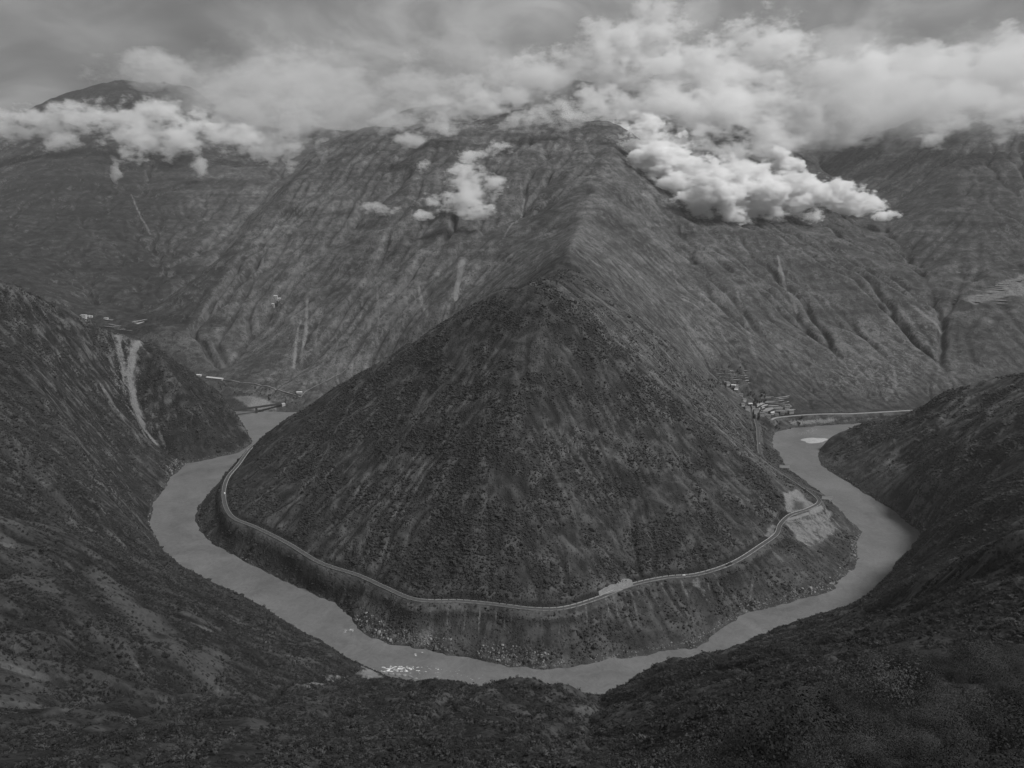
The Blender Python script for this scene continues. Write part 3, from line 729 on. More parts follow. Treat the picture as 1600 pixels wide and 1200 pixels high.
# ------------------------------------------------------------------ river
def water_mat():
    m, n, l = new_mat("silty_water")
    geo = N(n, 'ShaderNodeNewGeometry')
    b = N(n, 'ShaderNodeBsdfPrincipled'); b.inputs['Roughness'].default_value = 0.42; b.inputs['Specular IOR Level'].default_value = 0.25
    mp = N(n, 'ShaderNodeMapping', inputs={3: (1, 1, 1)}); l.new(geo.outputs['Position'], mp.inputs[0])
    a = N(n, 'ShaderNodeTexNoise', inputs={'Scale': 0.012, 'Detail': 6.0, 'Roughness': 0.55, 'Distortion': 1.5}); l.new(mp.outputs[0], a.inputs['Vector'])
    a2 = N(n, 'ShaderNodeTexNoise', inputs={'Scale': 0.06, 'Detail': 5.0, 'Roughness': 0.6, 'Distortion': 3.0}); l.new(mp.outputs[0], a2.inputs['Vector'])
    am = N(n, 'ShaderNodeMix', data_type='FLOAT', inputs={0: 0.45}); l.new(a.outputs[0], am.inputs[2]); l.new(a2.outputs[0], am.inputs[3])
    r = ramp(n, [(0.32, 0.095), (0.68, 0.185)]); l.new(am.outputs[0], r.inputs[0]); l.new(r.outputs[0], b.inputs['Base Color'])
    w = N(n, 'ShaderNodeTexNoise', inputs={'Scale': 0.16, 'Detail': 6.0, 'Roughness': 0.65, 'Distortion': 0.8}); l.new(mp.outputs[0], w.inputs['Vector'])
    bp = N(n, 'ShaderNodeBump', inputs={'Strength': 0.6, 'Distance': 0.8}); l.new(w.outputs[0], bp.inputs['Height']); l.new(bp.outputs[0], b.inputs['Normal'])
    o = N(n, 'ShaderNodeOutputMaterial'); l.new(b.outputs[0], o.inputs[0])
    return m
rx = np.arange(-4200, 3700, 12.0); ry = np.arange(700, 2250, 12.0)
RX, RY = np.meshgrid(rx, ry)
hz = height(RX, RY)
ok = hz < 2.5
ok = ok | np.pad(ok, 1)[:-2, 1:-1] | np.pad(ok, 1)[2:, 1:-1] | np.pad(ok, 1)[1:-1, :-2] | np.pad(ok, 1)[1:-1, 2:]
fq = np.nonzero((ok[:-1, :-1] | ok[1:, 1:] | ok[1:, :-1] | ok[:-1, 1:]).ravel())[0]
jj, ii = np.divmod(fq, len(rx) - 1)
b0 = jj * len(rx) + ii
RQ = np.stack([b0, b0 + 1, b0 + len(rx) + 1, b0 + len(rx)], 1)
used, inv = np.unique(RQ.ravel(), return_inverse=True)
RV = np.stack([RX.ravel(), RY.ravel(), np.full(RX.size, 0.15)], 1)
river = grid_mesh('river', RV[used], inv.reshape(-1, 4), water_mat())
tag(river, 'wide grey silty river bending round the cone shaped hill', kind='structure')
# ------------------------------------------------------------------ road, its parapets, the far road
def side_dirs(C):
    T = np.gradient(C[:, :2], axis=0); T /= np.linalg.norm(T, axis=1)[:, None] + 1e-9
    return T, np.stack([-T[:, 1], T[:, 0]], 1)
def ribbon(name, C, half, dz, mat, offset=0.0):
    T, Nn = side_dirs(C)
    L = np.c_[C[:, :2] + Nn * (offset - half), C[:, 2] + dz]; Rr = np.c_[C[:, :2] + Nn * (offset + half), C[:, 2] + dz]
    V = np.vstack([L, Rr, L - [0, 0, 0.6], Rr - [0, 0, 0.6]]); k = len(C); i = np.arange(k - 1)
    top = np.stack([i, i + k, i + 1 + k, i + 1], 1)
    s1 = np.stack([i + 1, i + 1 + 2 * k, i + 2 * k, i], 1); s2 = np.stack([i + k, i + 3 * k, i + 1 + 3 * k, i + 1 + k], 1)
    return grid_mesh(name, V, np.vstack([top, s1, s2])[:, ::-1], mat, smooth=False)
M_ASPH = simple_mat('asphalt', 0.06, 0.9, 0.25, 0.2)
M_CONC = simple_mat('concrete', 0.40, 0.85, 0.25, 0.6)
M_PALE = simple_mat('limewash', 0.5, 0.8, 0.12, 0.5)
M_DUST = simple_mat('dusty_road', 0.26, 0.95, 0.2, 0.1)
road = ribbon('road', road_c, 3.0, 0.5, M_ASPH)
tag(road, 'two lane valley road curving round the foot of the cone shaped hill', kind='structure')
road2 = ribbon('road', far_road_c, 3.3, 0.6, M_DUST)
tag(road2, 'pale dusty road along the far bank on the right', kind='structure')
M_KERB = simple_mat('weathered_concrete', 0.24, 0.9, 0.4, 0.15)
def parapet(label, C, off, seg, gap, mat, group):
    T, Nn = side_dirs(C)
    s = np.concatenate([[0], np.cumsum(np.linalg.norm(np.diff(C[:, :2], axis=0), axis=1))])
    root = tag(empty('parapet', (C[len(C) // 2, 0], C[len(C) // 2, 1], C[len(C) // 2, 2])), label, 'parapet', group)
    inv = Matrix.Translation(-Vector(root.location))
    p = 0.0
    while p + seg < s[-1]:
        a = np.array([np.interp(p, s, C[:, i]) for i in range(3)]); b = np.array([np.interp(p + seg, s, C[:, i]) for i in range(3)])
        d = b[:2] - a[:2]; d /= np.linalg.norm(d) + 1e-9; nn = np.array([-d[1], d[0]])
        V = []
        for q in (a, b):
            for w, hh in ((-0.28, -0.3), (0.28, -0.3), (0.22, 0.95), (-0.22, 0.95)):
                xy = q[:2] + nn * (off + w); V.append((xy[0] - root.location[0], xy[1] - root.location[1], q[2] + 0.5 + hh - root.location[2]))
        mesh_obj('parapet_block', V, [(0, 1, 2, 3), (7, 6, 5, 4), (0, 4, 5, 1), (1, 5, 6, 2), (2, 6, 7, 3), (3, 7, 4, 0)], mat, root)
        p += seg + gap
    return root
parapet('low pale parapet along the hill side of the valley road', road_c[:1650], -3.3, 9.0, 1.1, M_CONC, 'parapets along the valley road')
parapet('low pale parapet along the river side of the valley road', road_c[:1650], 3.3, 9.0, 0.4, M_KERB, 'parapets along the valley road')

# ------------------------------------------------------------------ shotcreted slope above the road
def slope_sheet(name, outline, thick, mat, label, cat):
    P = [hit(*p) for p in outline]; c = np.mean(P, 0)
    inner = [c + (q - c) * 0.5 for q in P]
    V = []
    for ring in (P, inner):
        for q in ring: V.append((q[0], q[1] - thick * 0.6, max(q[2], height(np.array([q[0]]), np.array([q[1]]))[0]) + thick))
    V.append((c[0], c[1] - thick * 0.6, max(c[2], height(np.array([c[0]]), np.array([c[1]]))[0]) + thick))
    k = len(P)
    for q in P: V.append((q[0], q[1] + 0.3, q[2] - 0.8))
    F = []
    for i in range(k):
        j = (i + 1) % k
        F += [(i, j, k + j, k + i), (k + i, k + j, 2 * k), (j, i, 2 * k + 1 + i, 2 * k + 1 + j)]
    return tag(mesh_obj(name, V, F, mat), label, cat)
M_SHOT = simple_mat('sprayed_concrete', 0.17, 0.9, 0.25, 0.35)
slope_sheet('retaining_wall', [(936,932),(935,925),(944,920),(955,915),(962,915),(967,910),(974,907),(982,906),(987,908),(989,914),(987,918),(970,923),(950,929)], 0.9, M_SHOT,
            'pale sprayed concrete slope facing just above the road in the middle front', 'retaining wall')

# ------------------------------------------------------------------ vehicles on the road
M_TYRE = simple_mat('rubber', 0.02, 0.8); M_GLASSY = simple_mat('window_glass', 0.03, 0.15)
def boxmesh(lo, hi, taper=0.0):
    x0, y0, z0 = lo; x1, y1, z1 = hi; t = taper
    return ([(x0,y0,z0),(x1,y0,z0),(x1,y1,z0),(x0,y1,z0),(x0+t,y0+t*.4,z1),(x1-t,y0+t*.4,z1),(x1-t,y1-t*.4,z1),(x0+t,y1-t*.4,z1)],
            [(0,3,2,1),(4,5,6,7),(0,1,5,4),(1,2,6,5),(2,3,7,6),(3,0,4,7)])
def wheelmesh(x, y, r):
    V, F = [], []; k = 12
    for s in (-0.12, 0.12):
        for i in range(k): V.append((x + r * math.cos(2 * math.pi * i / k), y + s, r + r * math.sin(2 * math.pi * i / k)))
    F = [tuple(range(k))[::-1], tuple(range(k, 2 * k))] + [(i, (i + 1) % k, k + (i + 1) % k, k + i) for i in range(k)]
    return V, F
def vehicle(name, label, cat, u, v, kind, paint, lane=1.6, group='vehicles on the valley road'):
    q = lvl(u, v, 45.5); k = int(np.argmin(np.hypot(road_c[:, 0] - q[0], road_c[:, 1] - q[1])))
    T, Nn = side_dirs(road_c); a = math.atan2(T[k, 1], T[k, 0])
    root = tag(empty(name, (road_c[k, 0] + Nn[k, 0] * lane, road_c[k, 1] + Nn[k, 1] * lane, road_c[k, 2] + 0.52), a), label, cat, group)
    if kind == 'truck':
        mesh_obj('cargo_box', *boxmesh((-5.2, -1.25, 0.9), (2.2, 1.25, 3.7)), paint, root); mesh_obj('cab', *boxmesh((2.5, -1.2, 0.7), (4.7, 1.2, 3.0), 0.12), paint, root)
        mesh_obj('windscreen', *boxmesh((4.62, -1.0, 1.9), (4.72, 1.0, 2.8)), M_GLASSY, root); mesh_obj('chassis', *boxmesh((-5.0, -0.5, 0.55), (4.4, 0.5, 0.88)), M_TYRE, root)
        W = [(-3.8, 0.5), (-2.7, 0.5), (3.5, 0.5)]; hw = 1.1
    elif kind == 'van':
        mesh_obj('body', *boxmesh((-2.6, -0.95, 0.35), (2.6, 0.95, 1.5), 0.06), paint, root); mesh_obj('cabin', *boxmesh((-2.5, -0.9, 1.51), (1.7, 0.9, 2.4), 0.2), paint, root)
        mesh_obj('windscreen', *boxmesh((1.55, -0.8, 1.55), (1.68, 0.8, 2.2)), M_GLASSY, root); W = [(-1.7, 0.36), (1.7, 0.36)]; hw = 0.9
    else:
        mesh_obj('body', *boxmesh((-2.2, -0.88, 0.3), (2.2, 0.88, 0.95), 0.08), paint, root); mesh_obj('cabin', *boxmesh((-1.5, -0.8, 0.96), (0.9, 0.8, 1.5), 0.35), paint, root)
        mesh_obj('windscreen', *boxmesh((0.5, -0.7, 1.0), (0.72, 0.7, 1.35)), M_GLASSY, root); W = [(-1.35, 0.33), (1.35, 0.33)]; hw = 0.84
    for x, r in W:
        for s in (-hw, hw): mesh_obj('wheel', *wheelmesh(x, s, r), M_TYRE, root)
    return root
P_WHITE = simple_mat('white_paint', 0.75, 0.35); P_DARK = simple_mat('dark_paint', 0.03, 0.4)
vehicle('truck', 'dark truck driving on the valley road at the front right of the cone', 'truck', 1138, 883, 'truck', P_DARK)
vehicle('car', 'small dark car following the truck on the right front stretch of road', 'car', 1106, 894, 'car', P_DARK)
vehicle('car', 'white car on the front stretch of road beside the gravel lay-by', 'car', 1070, 901, 'car', P_WHITE, -1.6)
vehicle('van', 'white van on the road at the left bend of the river', 'van', 352, 772, 'van', P_WHITE, -1.6)
vehicle('car', 'white car on the straight right hand road, the one nearer the village', 'car', 1184, 681, 'car', P_WHITE)
vehicle('car', 'white car on the straight right hand road, the one farther from the village', 'car', 1187, 703, 'car', P_WHITE, -1.6)

# ------------------------------------------------------------------ two roadside hoardings
def hoarding(u, v, zb, w, h, label):
    x, y, z = lvl(u, v, zb + h / 2 + 3)
    root = tag(empty('billboard', (x, y, zb), math.atan2(-x, y) * 0.5), label, 'billboard', 'white hoardings beside the right hand road')
    mesh_obj('panel', *boxmesh((-w / 2, -0.15, 3), (w / 2, 0.15, 3 + h)), simple_mat('white_board', 0.8, 0.6, 0.04, 0.3), root)
    for a, b, c, d in ((-w / 2 - 0.2, 2.8, w / 2 + 0.2, 3.0), (-w / 2 - 0.2, 3 + h, w / 2 + 0.2, 3.2 + h)):
        mesh_obj('frame_rail', *boxmesh((a, -0.25, b), (c, 0.25, d)), M_CONC, root)
    for i in range(4):
        px = -w / 2 + w * (i + 0.5) / 4
        mesh_obj('post', *boxmesh((px - 0.2, 0.17, -4), (px + 0.2, 0.57, 3 + h)), P_DARK, root)
hoarding(1293, 778, 44, 19, 5.8, 'white blank billboard at the sharp bend of the right hand road')
hoarding(1226, 729, 36, 19.5, 5.6, 'white blank billboard farther up the right hand road')

# ------------------------------------------------------------------ bridge far left
def bridge():
    A = np.array(lvl(350, 643, 17)); B = np.array(lvl(440, 630.5, 17)); d = (B - A)[:2]; L = np.linalg.norm(d)
    root = tag(empty('bridge', (A[0], A[1], 17), math.atan2(d[1], d[0])), 'dark road bridge on one tall pier over the river, far left', 'bridge')
    M_B = simple_mat('bridge_steel', 0.035, 0.8, 0.2, 0.5)
    mesh_obj('deck', *boxmesh((0, -4, -2.4), (L, 4, 0.0)), M_B, root)
    for s in (-3.9, 3.7): mesh_obj('railing', *boxmesh((0, s, 0.0), (L, s + 0.2, 1.3)), M_B, root)
    for f in (0.55,): mesh_obj('pier', *boxmesh((L * f - 3, -3, -24), (L * f + 3, 3, -2.41), 0.6), M_CONC if False else M_B, root)
    mesh_obj('abutment', *boxmesh((L - 0.0, -5, -9), (L + 9, 5, -0.1)), M_CONC, root)
bridge()

# ------------------------------------------------------------------ houses
M_ROOF = simple_mat('roof_tile', 0.13, 0.9, 0.3, 1.0); M_ROOFW = simple_mat('tin_roof', 0.5, 0.5, 0.1, 0.5); M_WALL = simple_mat('plaster', 0.38, 0.9, 0.15, 0.5); M_WIN = simple_mat('dark_opening', 0.02, 0.3)
def house(u, v, w, d, h, label, group, rz=0.0, roof=None, flat=False, wall=None):
    q = hit(u, v); z = min(height(np.array([q[0] + a]), np.array([q[1] + b]))[0] for a in (-w / 2, w / 2) for b in (-d / 2, d / 2))
    root = tag(empty('house', (q[0], q[1], z - 0.5), rz), label, 'house', group)
    top = height(np.array([q[0]]), np.array([q[1]]))[0] - z + 0.5 + h
    mesh_obj('wall', *boxmesh((-w / 2, -d / 2, 0), (w / 2, d / 2, top)), wall or M_WALL, root)
    e = 0.5
    if flat:
        mesh_obj('roof', *boxmesh((-w / 2 - e, -d / 2 - e, top + 0.003), (w / 2 + e, d / 2 + e, top + 0.4)), roof or M_ROOFW, root)
    else:
        r = d * 0.28
        mesh_obj('roof', [(-w/2-e,-d/2-e,top+.003),(w/2+e,-d/2-e,top+.003),(w/2+e,d/2+e,top+.003),(-w/2-e,d/2+e,top+.003),(-w/2-e,0,top+r),(w/2+e,0,top+r)],
                 [(0,1,5,4),(2,3,4,5),(1,2,5),(3,0,4),(3,2,1,0)], roof or M_ROOF, root)
    for i in range(max(1, int(w / 5))):
        x = -w / 2 + w * (i + 0.5) / max(1, int(w / 5))
        mesh_obj('window', *boxmesh((x - 0.7, -d / 2 - 0.06, top - 2.2), (x + 0.7, -d / 2 + 0.02, top - 0.9)), M_WIN, root)
    return root
HL = 'houses of the left hillside hamlet'
for (u, v, w, lb) in [(131,496,11,'white house at the left end of the hamlet on the far left ridge'),(138,496,13,'white house in the middle of the hamlet on the far left ridge'),(143,497,9,'small white house at the right end of the hamlet on the far left ridge'),(166,499,14,'flat white house standing alone above the field strips, far left')]:
    house(u, v, w, 8, 5, lb, HL, 0.1, M_ROOFW, True, M_PALE)
house(336, 593, 58, 9, 4.5, 'long white roofed shed by the far left river terrace', None, -0.35, M_ROOFW)
house(311, 588, 14, 8, 4.5, 'small white roofed shed left of the long shed, far left', None, -0.1, M_ROOFW)
house(476, 600, 10, 8, 5, 'little pale house on the slope above the far left bridge', None, 0.2)
house(468, 616, 15, 7, 4, 'low white building beside the track right of the far left bridge', None, 0.1, M_ROOFW)
house(431, 466, 12, 8, 5, 'white house with the larger roof high on the left flank of the central mountain', 'houses high on the central mountain', 0, M_ROOFW)
house(437, 470, 9, 7, 5, 'smaller white house high on the left flank of the central mountain', 'houses high on the central mountain', 0, M_ROOFW)
house(427, 480, 8, 7, 4, 'lowest white hut on the track of the left flank of the central mountain', 'houses high on the central mountain', 0, M_ROOFW)
VG = 'houses of the village under the terraced fields'
for (u, v, w, rz, lb) in [(1181,646,13,.1,'pale village house nearest the hill, where the road forks'),(1190,650,11,.0,'pale village house just right of the road fork'),(1199,652,14,-.1,'broad pale village house beside the dark trees on the road'),
                          (1167,640,12,.2,'pale village house at the left edge of the village'),(1229,640,12,0,'pale village house right of the lower terraces, upper one'),(1236,645,12,.1,'pale village house right of the lower terraces, lower one'),
                          (1137,601,11,.3,'pale house at the lower edge of the upper terraces'),(1150,607,10,.2,'pale house between the upper and the lower terraces')]:
    house(u, v, w, 8, 5, lb, VG, rz)

VH = 'small houses scattered among the terraces and along the road fork'
for i in range(12):
    uu_, vv_ = [(1150,612),(1157,618),(1162,627),(1172,634),(1176,642),(1195,646),(1206,647),(1213,650),(1160,634),(1146,604),(1183,651),(1222,648)][i]
    house(uu_, vv_, 9 + (i * 7) % 4, 7, 4.5, 'small pale house scattered along the foot of the terraces by the village', VH, (i * 0.37) % 0.8 - 0.3, M_ROOFW if i % 3 == 0 else None)
M_TRACK = simple_mat('trodden_earth', 0.15, 0.95, 0.35, 0.05)
def track(pix, half, label):
    C = densify([tuple(hit(*q)) for q in pix], 4.0); C[:, 2] = height(C[:, 0], C[:, 1]) + 1.2
    return tag(ribbon('track', C, half, 0.3, M_TRACK), label, kind='structure')
track([(322,590),(350,594),(390,600),(420,605),(440,612),(455,617),(470,622)], 2.2, 'pale track along the far left river terrace')
track([(470,622),(476,614),(490,606),(520,590),(545,572)], 1.6, 'pale track climbing the slope right of the far left bridge')

# ------------------------------------------------------------------ terraced fields
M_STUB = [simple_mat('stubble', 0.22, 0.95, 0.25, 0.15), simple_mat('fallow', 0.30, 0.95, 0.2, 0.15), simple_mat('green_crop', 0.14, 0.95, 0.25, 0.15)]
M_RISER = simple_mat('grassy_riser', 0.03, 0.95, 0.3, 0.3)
def terraces(label, strips, seed, riser=3.4):
    rs = random.Random(seed)
    q0 = hit(*strips[0][:2]); root = tag(empty('terraced_fields', q0), label, 'terraced fields')
    for (u, v, wpx, dpx) in strips:
        a = hit(u - wpx / 2, v); b = hit(u + wpx / 2, v + rs.uniform(-0.6, 0.6)); c = hit(u, v - dpx)
        mid = (a + b) / 2; back = c - hit(u, v); dn = max(3.5, min(14, np.hypot(back[0], back[1])))
        ln = (b - a)[:2]; L = np.linalg.norm(ln)
        if L < 2 or L > wpx * 4.2: continue
        nrm = np.array([-ln[1], ln[0]]) / L
        z = mid[2] + riser * 0.6; k = 6; V = []
        for i in range(k + 1):
            t = i / k; bow = 1 - (2 * t - 1) ** 2
            p = a[:2] + ln * t - nrm * bow * L * 0.04
            w = dn * (0.35 + 0.65 * bow ** 0.5)
            f = np.array(p); bk = f + nrm * w
            V += [(f[0] - q0[0], f[1] - q0[1], z - q0[2]), (bk[0] - q0[0], bk[1] - q0[1], z + 0.2 - q0[2]), (f[0] - q0[0], f[1] - q0[1], z - riser * 2 - q0[2]), (bk[0] - q0[0], bk[1] - q0[1], z - riser * 2 - q0[2])]
        F = []
        for i in range(k):
            s, e = 4 * i, 4 * i + 4
            F += [(s, e, e + 1, s + 1), (s + 2, e + 2, e, s), (s + 1, e + 1, e + 3, s + 3)]
        F += [(0, 1, 3, 2), (4 * k, 4 * k + 2, 4 * k + 3, 4 * k + 1)]
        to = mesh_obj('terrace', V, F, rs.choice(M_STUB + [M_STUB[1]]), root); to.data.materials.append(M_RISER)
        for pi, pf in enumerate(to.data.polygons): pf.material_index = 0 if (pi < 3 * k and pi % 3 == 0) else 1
rsx = random.Random(4)
up = [(1120 + (i % 3) * 14 + i * 1.1 + rsx.uniform(-3, 3), 577 + i * 1.35, rsx.uniform(12, 24), 2.2) for i in range(20)] + [(1124 + rsx.uniform(0, 40), 580 + rsx.uniform(0, 26), rsx.uniform(9, 20), 2.0) for i in range(18)]
up += [(1122 + rsx.uniform(0, 14), 594 + i * 1.6, rsx.uniform(8, 16), 1.5) for i in range(6)]
terraces('stack of narrow terraced fields high in the side valley behind the cone', up, 1)
dn_ = [(1188 + i * 2.2 + rsx.uniform(-5, 8), 616 + i * 1.75, rsx.uniform(14, 32), 2.4) for i in range(17)]
dn_ += [(1205 + i * 2.3 + rsx.uniform(-4, 10), 622 + i * 1.9, rsx.uniform(12, 22), 1.8) for i in range(11)] + [(1184 + rsx.uniform(0, 45) , 618 + rsx.uniform(0, 28), rsx.uniform(9, 24), 2.2) for i in range(18)]
terraces('lower flight of terraced fields just above the far right road', dn_, 2)
terraces('thin field strips on the far left ridge below the white hamlet', [(190 + rsx.uniform(-14, 30), 501 + i * 1.5, rsx.uniform(18, 46), 1.2) for i in range(13)], 3, 3)
terraces('pale field strips high on the right mountain', [(1500 + i * 5 + rsx.uniform(-6, 20), 476 - i * 2.6, rsx.uniform(18, 44), 1.8) for i in range(16)] + [(1560 + rsx.uniform(-30, 20), 466 + i * 2, 40, 1.8) for i in range(6)], 5, 3)
# ------------------------------------------------------------------ plants
M_LEAFD = simple_mat('dark_leaf', 0.012, 0.85, 0.4, 3.0); M_LEAFM = simple_mat('grey_leaf', 0.024, 0.85, 0.35, 3.0); M_LEAFP = simple_mat('pale_leaf', 0.05, 0.85, 0.3, 3.0)
M_STRAW = simple_mat('straw', 0.06, 0.9, 0.3, 2.0); M_BARK = simple_mat('bark', 0.04, 0.9, 0.2, 4.0); M_STONED = simple_mat('grey_stone', 0.075, 0.9, 0.35, 0.6); M_STONE = simple_mat('pale_stone', 0.22, 0.9, 0.35, 0.6)
def leafy(rs, n, size, squash=0.75, lobes=5, shell=0.5):
    """leaf sized faces filling a few overlapping lobes, unit radius, base at z = 0"""
    V, F = [], []
    L = [((rs.uniform(-.5, .5), rs.uniform(-.5, .5), rs.uniform(.25, .75)), rs.uniform(.35, .6)) for _ in range(lobes)]
    for i in range(n):
        c, r = rs.choice(L)
        d = Vector((rs.gauss(0, 1), rs.gauss(0, 1), rs.gauss(0, 1))).normalized() * r * rs.uniform(shell, 1.05)
        p = Vector(c) + d; p.z = max(0.02, p.z * squash)
        s = size * rs.uniform(.6, 1.3)
        nrm = (d.normalized() + Vector((rs.uniform(-.7, .7), rs.uniform(-.7, .7), rs.uniform(-.2, .9)))).normalized()
        t = nrm.orthogonal().normalized(); t.rotate(Matrix.Rotation(rs.uniform(0, 6.28), 3, nrm)); b = nrm.cross(t)
        k = len(V); V += [tuple(p + t * s), tuple(p + b * s * .55), tuple(p - t * s), tuple(p - b * s * .55)]; F.append((k, k + 1, k + 2, k + 3))
    return V, F
def tuft(rs, n, h=1.0):
    V, F = [], []
    for i in range(n):
        a = rs.uniform(0, 6.28); r = rs.uniform(0, .22); x, y = r * math.cos(a), r * math.sin(a)
        lean = rs.uniform(.1, .55); hh = h * rs.uniform(.5, 1.1); w = rs.uniform(.012, .03)
        dx, dy = math.cos(a) * lean * hh, math.sin(a) * lean * hh; px, py = -math.sin(a) * w, math.cos(a) * w
        k = len(V); V += [(x - px, y - py, 0), (x + px, y + py, 0), (x + px * .8 + dx * .4, y + py * .8 + dy * .4, hh * .62), (x - px * .8 + dx * .4, y - py * .8 + dy * .4, hh * .62), (x + dx, y + dy, hh * .95)]
        F += [(k, k + 1, k + 2, k + 3), (k + 3, k + 2, k + 4)]
    return V, F
def lump(rs, sub=1, rough=0.3):
    bm = bmesh.new(); bmesh.ops.create_icosphere(bm, subdivisions=sub, radius=1)
    for v in bm.verts: v.co *= 1 + rs.uniform(-rough, rough)
    V = [(v.co.x, v.co.y, v.co.z * .75 + .3) for v in bm.verts]; F = [tuple(q.index for q in f.verts) for f in bm.faces]; bm.free()
    return V, F
def proto(name, vf, mat):
    me = bpy.data.meshes.new(name); me.from_pydata(vf[0], [], vf[1]); me.materials.append(mat); me.update()
    return bpy.data.objects.new(name, me)
rs = random.Random(11)
PR = {
    'near': [proto('shrub', leafy(rs, 4600, .018, lobes=11), M_LEAFD), proto('shrub', leafy(rs, 4200, .018, lobes=10), M_LEAFM), proto('shrub', leafy(rs, 4200, .016, .95, 8, .2), M_LEAFP), proto('shrub', leafy(rs, 4200, .018, .7, 10), M_LEAFD)],
    'mid': [proto('shrub', leafy(rs, 70, .2, .8, 5), M_LEAFD), proto('shrub', leafy(rs, 64, .2, .7, 5), M_LEAFM), proto('shrub', leafy(rs, 60, .18, .8, 4), M_LEAFD), proto('shrub', leafy(rs, 60, .2, .7, 4), M_LEAFP)],
    'far': [proto('shrub', lump(rs, 1, .35), M_LEAFD), proto('shrub', lump(rs, 1, .4), M_LEAFM), proto('shrub', lump(rs, 1, .4), M_LEAFD)],
    'tuft': [proto('tuft', tuft(rs, 46), M_STRAW), proto('tuft', tuft(rs, 40), M_STRAW), proto('tuft', tuft(rs, 40, .8), M_LEAFP)],
    'rock': [proto('boulder', lump(rs, 1, .25), M_STONE), proto('boulder', lump(rs, 1, .3), M_STONED), proto('boulder', lump(rs, 1, .35), M_STONED)],
}
def scatter(name, label, key, P, scl, tilt=0.15, seed=1):
    """one mass of plants: points on the ground, each carrying one of the kinds"""
    rr = np.random.RandomState(seed); n_ = len(P)
    me = bpy.data.meshes.new(name); me.vertices.add(n_); me.vertices.foreach_set('co', np.asarray(P, np.float32).ravel())
    rot = np.stack([rr.normal(0, tilt, n_), rr.normal(0, tilt, n_), rr.rand(n_) * 6.283], 1).astype(np.float32)
    a = me.attributes.new('turn', 'FLOAT_VECTOR', 'POINT'); a.data.foreach_set('vector', rot.ravel())
    sc = np.stack([scl * rr.uniform(.85, 1.2, n_), scl * rr.uniform(.85, 1.2, n_), scl * rr.uniform(.75, 1.15, n_)], 1).astype(np.float32)
    a = me.attributes.new('size', 'FLOAT_VECTOR', 'POINT'); a.data.foreach_set('vector', sc.ravel())
    a = me.attributes.new('sort', 'INT', 'POINT'); a.data.foreach_set('value', rr.randint(0, len(PR[key]), n_).astype(np.int32))
    ob = link(bpy.data.objects.new(name, me))
    ng = bpy.data.node_groups.new(name, 'GeometryNodeTree')
    ng.interface.new_socket('Geometry', in_out='INPUT', socket_type='NodeSocketGeometry'); ng.interface.new_socket('Geometry', in_out='OUTPUT', socket_type='NodeSocketGeometry')
    gi = ng.nodes.new('NodeGroupInput'); go = ng.nodes.new('NodeGroupOutput'); join = ng.nodes.new('GeometryNodeJoinGeometry')
    def nattr(nm, dt):
        t = ng.nodes.new('GeometryNodeInputNamedAttribute'); t.data_type = dt; t.inputs['Name'].default_value = nm
        return [s for s in t.outputs if s.enabled and s.name == 'Attribute'][0]
    turn, size, sort = nattr('turn', 'FLOAT_VECTOR'), nattr('size', 'FLOAT_VECTOR'), nattr('sort', 'INT')
    for i, po in enumerate(PR[key]):
        oi_ = ng.nodes.new('GeometryNodeObjectInfo'); oi_.inputs['Object'].default_value = po; oi_.inputs['As Instance'].default_value = True
        cmp_ = ng.nodes.new('FunctionNodeCompare'); cmp_.data_type = 'INT'; cmp_.operation = 'EQUAL'
        ii_ = [s for s in cmp_.inputs if s.enabled]; ng.links.new(sort, ii_[0]); ii_[1].default_value = i
        ip = ng.nodes.new('GeometryNodeInstanceOnPoints')
        ng.links.new(gi.outputs[0], ip.inputs['Points']); ng.links.new(cmp_.outputs[0], ip.inputs['Selection']); ng.links.new(oi_.outputs['Geometry'], ip.inputs['Instance'])
        ng.links.new(turn, ip.inputs['Rotation']); ng.links.new(size, ip.inputs['Scale'])
        ng.links.new(ip.outputs[0], join.inputs[0])
    ng.links.new(join.outputs[0], go.inputs[0])
    md = ob.modifiers.new('scatter', 'NODES'); md.node_group = ng
    return tag(ob, label, kind='stuff')
FG = {'scree': SCREE, 'grass': GRASS, 'rock': ROCK}
def fan_sample(M, x, y):                  # read a ground mask at plan positions
    r = np.searchsorted(ys, y).clip(0, NR - 1); hw = 0.80 * np.maximum(y, 0) + 75
    c = np.round((x / hw + 1) / 2 * (NC - 1)).astype(int).clip(0, NC - 1)
    return M[r, c]
def spots(n_, y0, y1, seed, thr, cell, keepfn, xw=0.80, xo=30, by_area=True):
    rr = np.random.RandomState(seed)
    y = np.sqrt(rr.uniform((y0 + 40) ** 2, (y1 + 40) ** 2, n_)) - 40; x = rr.uniform(-1, 1, n_) * (xw * np.maximum(y, 0) + xo)
    c = fbm(x, y, cell, 4, seed + 500)
    c2 = fbm(x, y, cell * 5, 3, seed + 600)
    keep = (c + 0.7 * c2 + rr.uniform(-.35, .35, n_)) > thr
    keep &= (fan_sample(SCREE, x, y) < .3) & (rr.rand(n_) > fan_sample(GRASS, x, y) * .93)
    keep &= np.minimum(G1.sample(road_d, x, y), G1.sample(far_road_d, x, y)) > 7.5
    x, y = x[keep], y[keep]; z = height(x, y)
    k = (z > 2.5) & keepfn(x, y, z)
    return np.stack([x[k], y[k], z[k] - .08], 1)
rr = np.random.RandomState(5)
cam_side = lambda x, y, z: inside(camera_side, x, y)
P = spots(30000, 18, 165, 1, -.25, 9, lambda x, y, z: (np.hypot(x, y) > 40) & inside(knoll_poly, x, y))
P = P[::3]; scatter('shrubbery', 'dense dark scrub on the knoll close below the viewpoint', 'near', P, np.exp(rr.normal(.60, .45, len(P))), seed=2)
